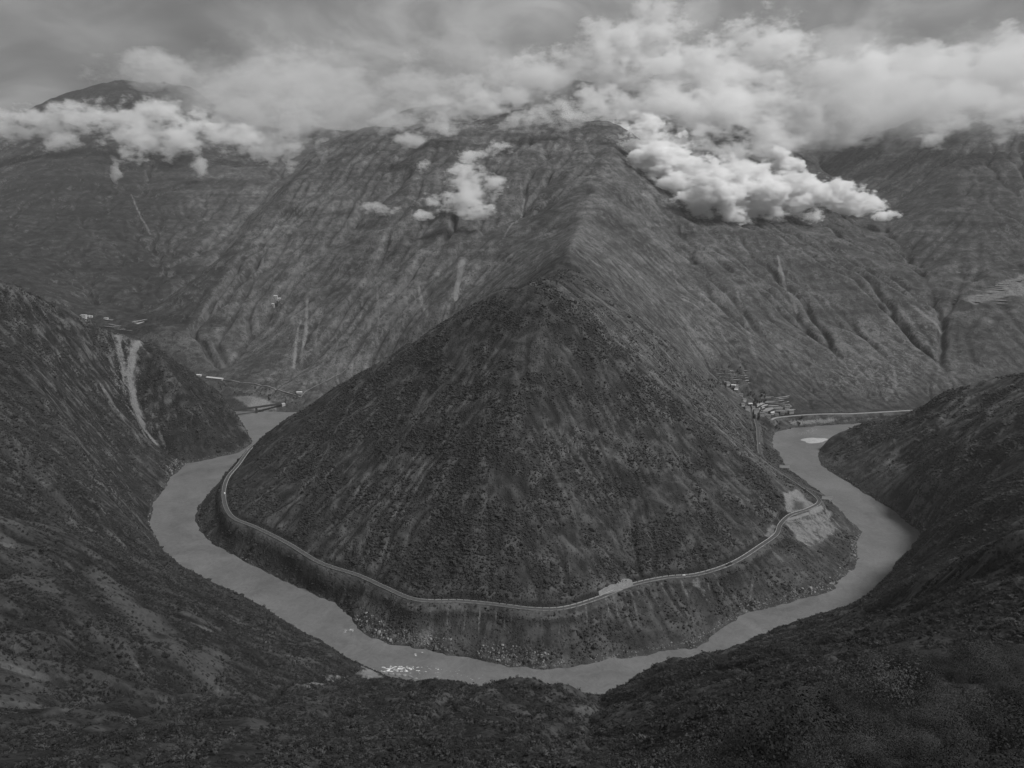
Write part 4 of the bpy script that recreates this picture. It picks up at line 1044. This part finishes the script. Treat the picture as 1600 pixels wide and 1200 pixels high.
P = spots(60000, 18, 170, 3, -.9, 7, lambda x, y, z: (np.hypot(x, y) > 36) & inside(knoll_poly, x, y))
scatter('grass', 'dry grass tufts between the scrub on the knoll', 'tuft', P[::4], rr.uniform(.35, .8, len(P[::4])), seed=4)
P = spots(310000, 55, 900, 5, -.32, 26, lambda x, y, z: inside(camera_side, x, y) & ~inside(knoll_poly, x, y))
scatter('shrubbery', 'dark scrub covering the near slopes on both sides of the viewpoint', 'mid', P, np.exp(rr.normal(.0, .42, len(P))) * .95, seed=6)
P = spots(330000, 760, 1760, 7, .02, 60, lambda x, y, z: (y > 700) & (rr.rand(len(x)) > .75 * fan_sample(LIT_FLANK, x, y)) & ((z > 52) | (rr.rand(len(x)) < .45)))
scatter('shrubbery', 'scrub speckling the cone shaped hill and the river banks', 'far', P, np.exp(rr.normal(.25, .4, len(P))), seed=8)
# boulders and rubble along the water
P = spots(220000, 760, 1750, 9, -2, 40, lambda x, y, z: (z < 16) & (fan_sample(ROCK, x, y) > .25))
scatter('rubble', 'pale boulders and rubble along the river banks', 'rock', P[: 9000], np.exp(rr.normal(-.15, .5, len(P[:9000]))), tilt=.6, seed=10)
print('scatter', [len(o.data.vertices) for o in bpy.data.objects if o.get('kind') == 'stuff' and o.type == 'MESH'])

P = spots(500000, 720, 1760, 19, -3, 40, lambda x, y, z: (z < 5.0) & (np.abs(x) < 780))
P = P[: 16000]
scatter('rubble', 'small stones littering the water edge all round the bend', 'rock', P, np.exp(rr.normal(-.75, .45, len(P))), tilt=.6, seed=12)
print('n', len(P))
# shrubs one can tell apart
def single(name, me, q, s, rz, label, group):
    o = bpy.data.objects.new(name, me); o.location = (q[0], q[1], q[2] - .1); o.scale = (s, s, s * .9); o.rotation_euler = (0, 0, rz)
    return tag(link(o), label, 'shrub', group)
rs = random.Random(21)
big = proto('shrub', leafy(rs, 520, .1, 1.0, 10), M_LEAFD).data
single('shrub', big, hit(260, 1026), 3.9, 0.4, 'big round dark shrub at the foot of the bare strip on the left slope', None)
mids = [o.data for o in PR['mid'][:3]]
for (u, v, s) in [(186,919,1.6),(192,933,2.2),(176,918,1.5),(233,950,2.2),(219,962,2.0),(206,960,1.6),(240,978,2.4),(226,992,2.0),(236,984,1.5),(250,998,2.0),(221,998,1.6),(243,1006,1.6),(266,1002,1.2),(289,1022,2.0),(298,1009,2.4),(321,989,1.3),(324,1059,2.4),(157,947,1.4),(175,947,1.5),(253,1015,1.6),(207,938,1.4),(280,974,1.6),(200,972,1.3),(214,946,1.2)]:
    single('shrub', rs.choice(mids), hit(u, v), s, rs.uniform(0, 6), 'dark shrub dotted over the bare pale strip on the left slope', 'shrubs on the bare strip of the left slope')
for (u, v, s) in [(1405,1088,2.2),(1440,1082,1.9),(1540,1108,2.3),(1432,1155,1.5),(1575,1170,1.4),(1330,1130,1.6),(1290,1098,1.8),(1240,1150,1.2),(1350,1062,1.9),(1500,1075,2.0),(1590,1095,2.2),(1385,1160,1.2)]:
    single('shrub', PR['near'][0].data, hit(u, v), s, rs.uniform(0, 6), 'large dark leafy shrub on the knoll close below the viewpoint', 'dark shrubs on the near knoll')
for (u, v, s) in [(1417,1112,1.6),(1480,1120,1.8),(1510,1145,1.6),(1457,1168,1.4),(1565,1152,1.7),(1350,1105,1.5),(1262,1120,1.5),(1530,1062,1.9),(1470,1050,1.8),(1580,1190,1.2),(1310,1165,1.1)]:
    single('shrub', PR['near'][2].data, hit(u, v), s, rs.uniform(0, 6), 'pale feathery shrub on the knoll close below the viewpoint', 'pale shrubs on the near knoll')

# trees by the village and on the far bank
def tree_parts(seed):
    r_ = random.Random(seed)
    V, F = leafy(r_, 130, .17, 1.15, 7, .3); V = [(x, y, z * 1.5 + .55) for x, y, z in V]
    k = 7; T = []; TF = []
    for zz, rr_ in ((-.3, .075), (.5, .055), (1.0, .03)):
        for i in range(k): T.append((rr_ * math.cos(6.283 * i / k) + .04 * zz, rr_ * math.sin(6.283 * i / k), zz))
    for j in range(2):
        for i in range(k): TF.append((j * k + i, j * k + (i + 1) % k, (j + 1) * k + (i + 1) % k, (j + 1) * k + i))
    c = proto('crown', (V, F), M_LEAFD).data; t = proto('trunk', (T, TF), M_BARK).data
    return c, t
TP = [tree_parts(31), tree_parts(32), tree_parts(33)]
def tree(u, v, s, label, group):
    q = hit(u, v); c, t = rs.choice(TP)
    root = tag(empty('tree', tuple(q), rs.uniform(0, 6)), label, 'tree', group); root.scale = (s, s, s)
    link(bpy.data.objects.new('crown', c), root); link(bpy.data.objects.new('trunk', t), root)
for i in range(40):
    tree(1172 + rs.uniform(-4, 24), 616 + i * .75 + rs.uniform(-3, 3), rs.uniform(2.6, 4.4), 'dark tree in the grove left of and among the lower terraced fields', 'trees of the village grove')
for i in range(30):
    tree(1108 + rs.uniform(0, 50), 575 + rs.uniform(0, 32), rs.uniform(2.4, 4.0), 'dark tree among the upper terraced fields behind the cone', 'trees among the upper terraces')
tree(1202, 649, 5.5, 'tallest dark tree standing alone beside the road by the village', None)
tree(1252, 656, 5, 'lone dark tree on the pale embankment of the far right bank', None)
for i in range(40):
    u = 340 + rs.uniform(0, 130); tree(u, 596 + (u - 340) * .17 + rs.uniform(0, 18), rs.uniform(1.8, 3.4), 'small tree dotting the far left river terrace', 'trees on the far left river terrace')
for i in range(14):
    tree(1190 + rs.uniform(0, 60), 664 + rs.uniform(-4, 8), rs.uniform(2, 3.4), 'small dark tree on the bank between the far road and the river', 'trees on the far right bank')
# ------------------------------------------------------------------ rocks in the river, foam, sandbar
def rock_mesh(seed, sub=3):
    r_ = random.Random(seed); bm = bmesh.new(); bmesh.ops.create_icosphere(bm, subdivisions=sub, radius=1)
    dirs = [(Vector((r_.gauss(0, 1), r_.gauss(0, 1), r_.gauss(0, 1))).normalized(), r_.uniform(.55, .85)) for _ in range(9)]
    for v in bm.verts:
        for d, c in dirs:
            k = v.co.dot(d)
            if k > c: v.co -= d * (k - c) * .9
        v.co *= 1 + r_.uniform(-.03, .03)
    me = bpy.data.meshes.new('boulder'); bm.to_mesh(me); bm.free(); me.materials.append(M_STONE); return me
RM = [rock_mesh(i) for i in range(4)]
def boulder(u, v, sx, sy, sz, label, group, z=None):
    q = np.array(lvl(u, v, 0.4 if z is None else z)); o = bpy.data.objects.new('boulder', rs.choice(RM)); o.location = q; o.scale = (sx, sy, sz); o.rotation_euler = (rs.uniform(-.15, .15), rs.uniform(-.15, .15), rs.uniform(-.4, .4))
    tag(link(o), label, 'boulder', group)
boulder(577, 1051, 11, 8, 3.2, 'large pale rock slab at the water edge left of the rapids', None)
boulder(592, 1055, 7, 5, 2.0, 'flat pale rock right of the large slab at the rapids', None)
for (u, v, s) in [(560,1044,2.5),(568,1042,2.0),(602,1052,2.4),(612,1053,2.8),(622,1054,2.6),(632,1055,2.4),(641,1057,2.2),(650,1060,1.8)]:
    boulder(u, v, s * 1.4, s, s * .6, 'dark wet rock in the row beside the rapids', 'rocks beside the rapids')
for (u, v, s) in [(1335,868,3.0),(1327,893,3.4),(1318,905,2.6),(1300,912,3.2),(1285,918,2.6),(1340,885,2.8),(1312,888,2.6),(1273,925,2.4),(1331,852,2.2),(1296,903,2.5)]:
    q = hit(u, v); boulder(u, v, s, s * .9, s * .7, 'big pale boulder among the rubble on the right inner bank', 'big boulders of the right inner bank', z=q[2])
boulder(547, 985, 3.0, 2.0, .8, 'small rock breaking the water off the left inner bank', None)
# white water: low humps of foam
def foam_mat():
    m, n, l = new_mat('foam'); b = N(n, 'ShaderNodeBsdfPrincipled'); b.inputs['Base Color'].default_value = (.8, .8, .8, 1); b.inputs['Roughness'].default_value = .7
    o = N(n, 'ShaderNodeOutputMaterial'); l.new(b.outputs[0], o.inputs[0]); return m
V, F = [], []
def hump(u, v, L, w, hgt):
    q = lvl(u, v, .2); k = len(V); n_ = 10; a = rs.uniform(-.25, .25)
    V.append((q[0], q[1], .15 + hgt))
    for i in range(n_):
        t = 6.283 * i / n_; r_ = rs.uniform(.45, 1.2); x, y = L * r_ * math.cos(t), w * r_ * math.sin(t)
        V.append((q[0] + x * math.cos(a) - y * math.sin(a), q[1] + x * math.sin(a) + y * math.cos(a), .1))
    for i in range(n_): F.append((k, k + 1 + i, k + 1 + (i + 1) % n_))
for i in range(80):
    u = rs.triangular(586, 690, 602); hump(u, 1043 + rs.uniform(-3, 6) + (u - 600) * .02, rs.uniform(.6, 4.2) * max(.35, 1 - abs(u - 605) / 90), rs.uniform(.25, .9), rs.uniform(.3, .8))
for i in range(34):
    u = rs.uniform(640, 760); hump(u, 1043 + (u - 640) * .16 + rs.uniform(-9, 12), rs.uniform(.4, 1.8), rs.uniform(.15, .3), .15)
for (u, v, n_) in [(546,985,8),(655,1022,5),(1270,672,10),(1255,676,8)]:
    for i in range(n_): hump(u + rs.uniform(-7, 9), v + rs.uniform(-3, 3), rs.uniform(.8, 2.4), rs.uniform(.3, .7), .25)
fo = mesh_obj('foam', V, F, foam_mat()); tag(fo, 'white water of the rapids and streaks of foam on the river', kind='stuff')
# sandbar by the far right reach
def sandbar():
    c = np.array(lvl(1272, 688, 0)); V, F = [(c[0], c[1], 2.2)], []; n_ = 28
    for ring, (f, z) in enumerate(((.5, 1.7), (.8, .9), (1.0, -.6))):
        for i in range(n_):
            t = 6.283 * i / n_; w = 1 + .14 * math.sin(3 * t + 1) + .08 * math.sin(5 * t)
            V.append((c[0] + 36 * f * w * math.cos(t), c[1] + 21 * f * w * math.sin(t) + 6 * f * math.cos(t), z + rs.uniform(-.15, .15)))
    for i in range(n_): F.append((0, 1 + i, 1 + (i + 1) % n_))
    for r_ in range(2):
        for i in range(n_): F.append((1 + r_ * n_ + i, 1 + (r_ + 1) * n_ + i, 1 + (r_ + 1) * n_ + (i + 1) % n_, 1 + r_ * n_ + (i + 1) % n_))
    return mesh_obj('sandbar', V, F, simple_mat('sand', .36, .95, .2, .15), smooth=True)
tag(sandbar(), 'pale sandbar in the river beside the dark right spur', kind='structure')
# ------------------------------------------------------------------ clouds hanging on the slopes: bodies of vapour with depth
def ellipsoid_points(c, r, sub):
    bm = bmesh.new(); bmesh.ops.create_icosphere(bm, subdivisions=sub, radius=1.0)
    v = [(c[0] + r[0] * p.co.x, c[1] + r[1] * p.co.y, c[2] + r[2] * p.co.z) for p in bm.verts]
    f = [[q.index for q in t.verts] for t in bm.faces]; bm.free()
    return v, f
def cloud(label, blobs, density, scale, seed, tmax=4500, thr=0.28, amp=2.9, soft=0.9, deep=1.0, step=14.0, albedo=1.0, group=None, back=0.93):
    V, Fc, E = [], [], []
    for (u, v, ru, rv) in blobs:
        h = hit(u, v + rv * 0.6); d = ray(u, v)
        t = min(np.linalg.norm(h - np.array([0, 0, EYE])) / np.linalg.norm(ray(u, v + rv * 0.6)) * back, tmax)
        c = np.array([d[0] * t, d[1] * t, EYE + d[2] * t])
        rx_, rz_ = ru * t / FOCAL, rv * t / FOCAL
        r = (rx_ * 1.25, max(0.8 * (rx_ + rz_), 1) * 0.5 * deep, rz_ * 1.3)
        vv, ff = ellipsoid_points(c, [x * 1.32 for x in r], 2)
        Fc += [[i + len(V) for i in f] for f in ff]; V += vv; E.append((c, r))
    tmp = mesh_obj('cloud', V, Fc, None)
    rm = tmp.modifiers.new('remesh', 'REMESH'); rm.mode = 'VOXEL'
    rm.voxel_size = max(min(min(e[1]) for e in E) * 0.3, max(tmp.dimensions) / 130)
    dg = bpy.context.evaluated_depsgraph_get()
    me = bpy.data.meshes.new_from_object(tmp.evaluated_get(dg))
    bpy.data.objects.remove(tmp)
    m, n, l = new_mat('cloud_vapour')
    geo = N(n, 'ShaderNodeNewGeometry'); P = geo.outputs['Position']
    # wander the outline a little
    wn_ = N(n, 'ShaderNodeTexNoise', inputs={'Scale': 0.8 / scale, 'Detail': 4.0, 'Roughness': 0.6}); l.new(P, wn_.inputs['Vector'])
    wo_ = N(n, 'ShaderNodeVectorMath', operation='MULTIPLY_ADD'); l.new(wn_.outputs['Color'], wo_.inputs[0])
    k = scale * 1.9; wo_.inputs[1].default_value = (k, k, k)
    ad = N(n, 'ShaderNodeVectorMath', operation='ADD'); l.new(P, ad.inputs[0]); ad.inputs[1].default_value = (-k / 2,) * 3
    l.new(ad.outputs[0], wo_.inputs[2])
    best = None
    for c, r in E:
        ma = N(n, 'ShaderNodeVectorMath', operation='MULTIPLY_ADD'); l.new(wo_.outputs[0], ma.inputs[0])
        ma.inputs[1].default_value = tuple(1 / x for x in r); ma.inputs[2].default_value = tuple(-c[i] / r[i] for i in range(3))
        dp = N(n, 'ShaderNodeVectorMath', operation='DOT_PRODUCT'); l.new(ma.outputs[0], dp.inputs[0]); l.new(ma.outputs[0], dp.inputs[1])
        if best is None: best = dp.outputs['Value']
        else:
            mn = N(n, 'ShaderNodeMath', operation='SMOOTH_MIN'); mn.inputs[2].default_value = 0.7
            l.new(best, mn.inputs[0]); l.new(dp.outputs['Value'], mn.inputs[1]); best = mn.outputs[0]
    nz = N(n, 'ShaderNodeTexNoise', inputs={'Scale': 1.0 / scale, 'Detail': 6.0, 'Roughness': 0.72, 'Lacunarity': 2.2})
    off = N(n, 'ShaderNodeVectorMath', operation='ADD'); l.new(P, off.inputs[0]); off.inputs[1].default_value = (seed * 913.0, seed * 377.0, 0)
    sq = N(n, 'ShaderNodeVectorMath', operation='MULTIPLY'); l.new(off.outputs[0], sq.inputs[0]); sq.inputs[1].default_value = (0.8, 0.8, 1.5)
    l.new(sq.outputs[0], nz.inputs['Vector'])
    a = N(n, 'ShaderNodeMath', operation='MULTIPLY_ADD'); l.new(nz.outputs[0], a.inputs[0]); a.inputs[1].default_value = 2 * amp; a.inputs[2].default_value = 1.0 - amp - thr
    s = N(n, 'ShaderNodeMath', operation='SUBTRACT'); l.new(a.outputs[0], s.inputs[0]); l.new(best, s.inputs[1])
    mr_ = N(n, 'ShaderNodeMapRange', interpolation_type='SMOOTHSTEP'); l.new(s.outputs[0], mr_.inputs[0])
    mr_.inputs[1].default_value = 0.0; mr_.inputs[2].default_value = soft; mr_.inputs[4].default_value = 1.0
    pw = N(n, 'ShaderNodeMath', operation='POWER'); l.new(mr_.outputs[0], pw.inputs[0]); pw.inputs[1].default_value = 1.7
    dn_m = N(n, 'ShaderNodeMath', operation='MULTIPLY'); l.new(pw.outputs[0], dn_m.inputs[0]); dn_m.inputs[1].default_value = density
    pv = N(n, 'ShaderNodeVolumePrincipled'); pv.inputs['Color'].default_value = (albedo,) * 3 + (1,); pv.inputs['Anisotropy'].default_value = 0.15
    l.new(dn_m.outputs[0], pv.inputs['Density'])
    o = N(n, 'ShaderNodeOutputMaterial'); l.new(pv.outputs[0], o.inputs['Volume'])
    me.materials.clear(); me.materials.append(m)
    ob = link(bpy.data.objects.new('cloud', me))
    dm = max(ob.dimensions) / 10
    m.cycles.volume_step_rate = min(1.0, step / max(dm, 1e-3)) / cy.volume_step_rate
    m.cycles.volume_sampling = 'MULTIPLE_IMPORTANCE'
    return tag(ob, label, 'cloud', group)

cloud('brightest white cloud tongue lying on the right shoulder of the central mountain',
      [(1000,205,36,20),(1018,222,40,22),(1045,252,44,28),(1078,285,45,33),(1120,302,55,35),(1180,300,65,38),(1240,308,55,27),(1290,308,50,23),(1340,321,42,16),(1380,333,24,8),(1228,256,20,22),(1150,268,40,20)],
      0.095, 95, 1, thr=0.05, soft=0.8, step=16)
cloud('ragged thin cloud wisps above the brightest cloud tongue', [(1060,222,45,18),(1110,238,40,16),(1165,232,50,16),(1110,205,50,16),(1030,195,35,16),(1200,205,45,18)], 0.016, 100, 2, thr=0.28, soft=0.9, step=22)
cloud('small puffy white cloud in front of the central mountain', [(735,290,32,24),(715,270,25,14),(765,290,25,14),(725,315,35,17),(745,328,25,10),(670,317,22,15),(655,340,18,8)], 0.045, 65, 3, thr=0.12, soft=0.8, step=11)
cloud('flat white cloudlet just above the small puffy cloud', [(765,237,35,12),(730,240,18,9),(660,262,14,10)], 0.045, 80, 4, thr=0.2, soft=0.9, step=11)
cloud('faint scrap of cloud left of the small puffy cloud', [(595,325,24,9),(580,330,12,8)], 0.03, 60, 5, thr=0.25, soft=0.9, step=11)
cloud('long white cloud band lying across the left mountain', [(10,198,40,22),(70,190,50,20),(130,185,55,20),(190,185,55,23),(250,182,35,24),(256,160,16,12),(300,195,55,24),(355,210,45,22),(200,218,40,25),(285,225,45,20),(250,200,60,30),(190,250,13,16),(184,270,8,13),(312,252,12,20),(95,222,30,12),(385,222,25,16)],
      0.017, 130, 6, tmax=4600, thr=0.12, soft=0.95, step=26)
cloud('grey mist patches in the notch between the left and central mountains', [(440,215,30,28),(470,190,35,28),(495,237,12,14),(415,235,25,16),(455,245,18,16)], 0.011, 120, 7, tmax=4900, thr=0.15, soft=0.6, step=30)
cloud('white cloud strip along the left crest of the central mountain', [(640,210,40,14),(700,190,45,16),(750,165,40,22),(790,150,35,16),(690,165,50,15),(620,185,40,14),(740,140,35,20)], 0.016, 110, 8, tmax=4000, thr=0.12, soft=0.9, step=24)
cloud('white cloud sitting on the middle crest of the central mountain', [(825,192,35,14),(870,182,40,20),(915,172,40,26),(960,168,35,28),(935,150,35,20)], 0.018, 110, 9, tmax=3750, thr=0.12, soft=0.9, step=22)
cloud('great pale cloud bank towering over the summit of the central mountain', [(900,95,45,28),(960,80,50,40),(1020,50,50,45),(1010,112,80,35),(1090,120,70,40),(1160,150,80,38),(1240,180,70,35),(1210,215,40,28),(1100,178,90,33),(1020,170,60,26),(1270,215,40,20),(840,110,60,26),(790,135,50,20),(1330,120,70,40),(1180,90,80,50),(1310,200,60,26)],
      0.015, 170, 10, tmax=4300, thr=0.0, soft=0.95, step=34)
cloud('soft grey cloud bank along the top of the right mountain', [(1320,155,70,35),(1390,150,60,28),(1430,120,70,35),(1510,130,80,40),(1590,110,70,50),(1350,185,45,20),(1450,165,60,26),(1540,160,70,26),(1610,165,60,26),(1400,175,50,22)], 0.010, 200, 11, tmax=4500, thr=0.1, soft=0.6, step=36)
cloud('small white cloud below the grey bank on the right mountain', [(1460,205,30,22),(1490,190,25,15),(1440,220,10,8)], 0.016, 95, 12, thr=0.12, soft=0.9, step=22)
cloud('small white cloud at the right edge of the view', [(1585,192,35,25),(1552,215,14,10)], 0.016, 95, 13, thr=0.12, soft=0.9, step=22)
cloud('dim grey cloud hiding the ridge right of the left summit', [(330,150,50,32),(390,145,80,40),(470,135,90,45),(560,150,80,40),(240,108,90,20),(640,135,80,35),(400,185,70,35),(540,185,70,28)], 0.0045, 260, 14, tmax=5400, thr=0.0, soft=1.0, step=44)

cloud('thin grey veil draped over the upper right mountain', [(1330,140,100,60),(1450,120,110,70),(1570,120,100,70),(1420,190,90,40),(1540,190,90,40)], 0.0022, 500, 15, tmax=4300, thr=-0.35, soft=1.2, step=70)
cloud('thin grey veil over the crest left of the central summit', [(620,150,90,50),(720,120,90,60),(540,170,70,45),(800,110,80,45)], 0.0020, 450, 16, tmax=3600, thr=-0.3, soft=1.2, step=60)
cloud('thin grey veil over the notch and the left mountain shoulder', [(330,140,80,50),(430,180,90,60),(480,120,100,60)], 0.0016, 450, 17, tmax=4700, thr=-0.3, soft=1.2, step=60)
# ------------------------------------------------------------------ haze
def box(name, lo, hi, mat):
    x0, y0, z0 = lo; x1, y1, z1 = hi
    return mesh_obj(name, [(x0,y0,z0),(x1,y0,z0),(x1,y1,z0),(x0,y1,z0),(x0,y0,z1),(x1,y0,z1),(x1,y1,z1),(x0,y1,z1)],
                    [(0,3,2,1),(4,5,6,7),(0,1,5,4),(1,2,6,5),(2,3,7,6),(3,0,4,7)], mat)
m, n, l = new_mat('haze')
pv = N(n, 'ShaderNodeVolumePrincipled'); pv.inputs['Color'].default_value = (0.8, 0.8, 0.8, 1); pv.inputs['Density'].default_value = 0.00003
pv.inputs['Anisotropy'].default_value = 0.0
o = N(n, 'ShaderNodeOutputMaterial'); l.new(pv.outputs[0], o.inputs['Volume'])
hz_ = box('haze', (-9600, -400, -9), (9600, 9700, 2600), m)
tag(hz_, 'thin grey haze filling the valley', kind='stuff')
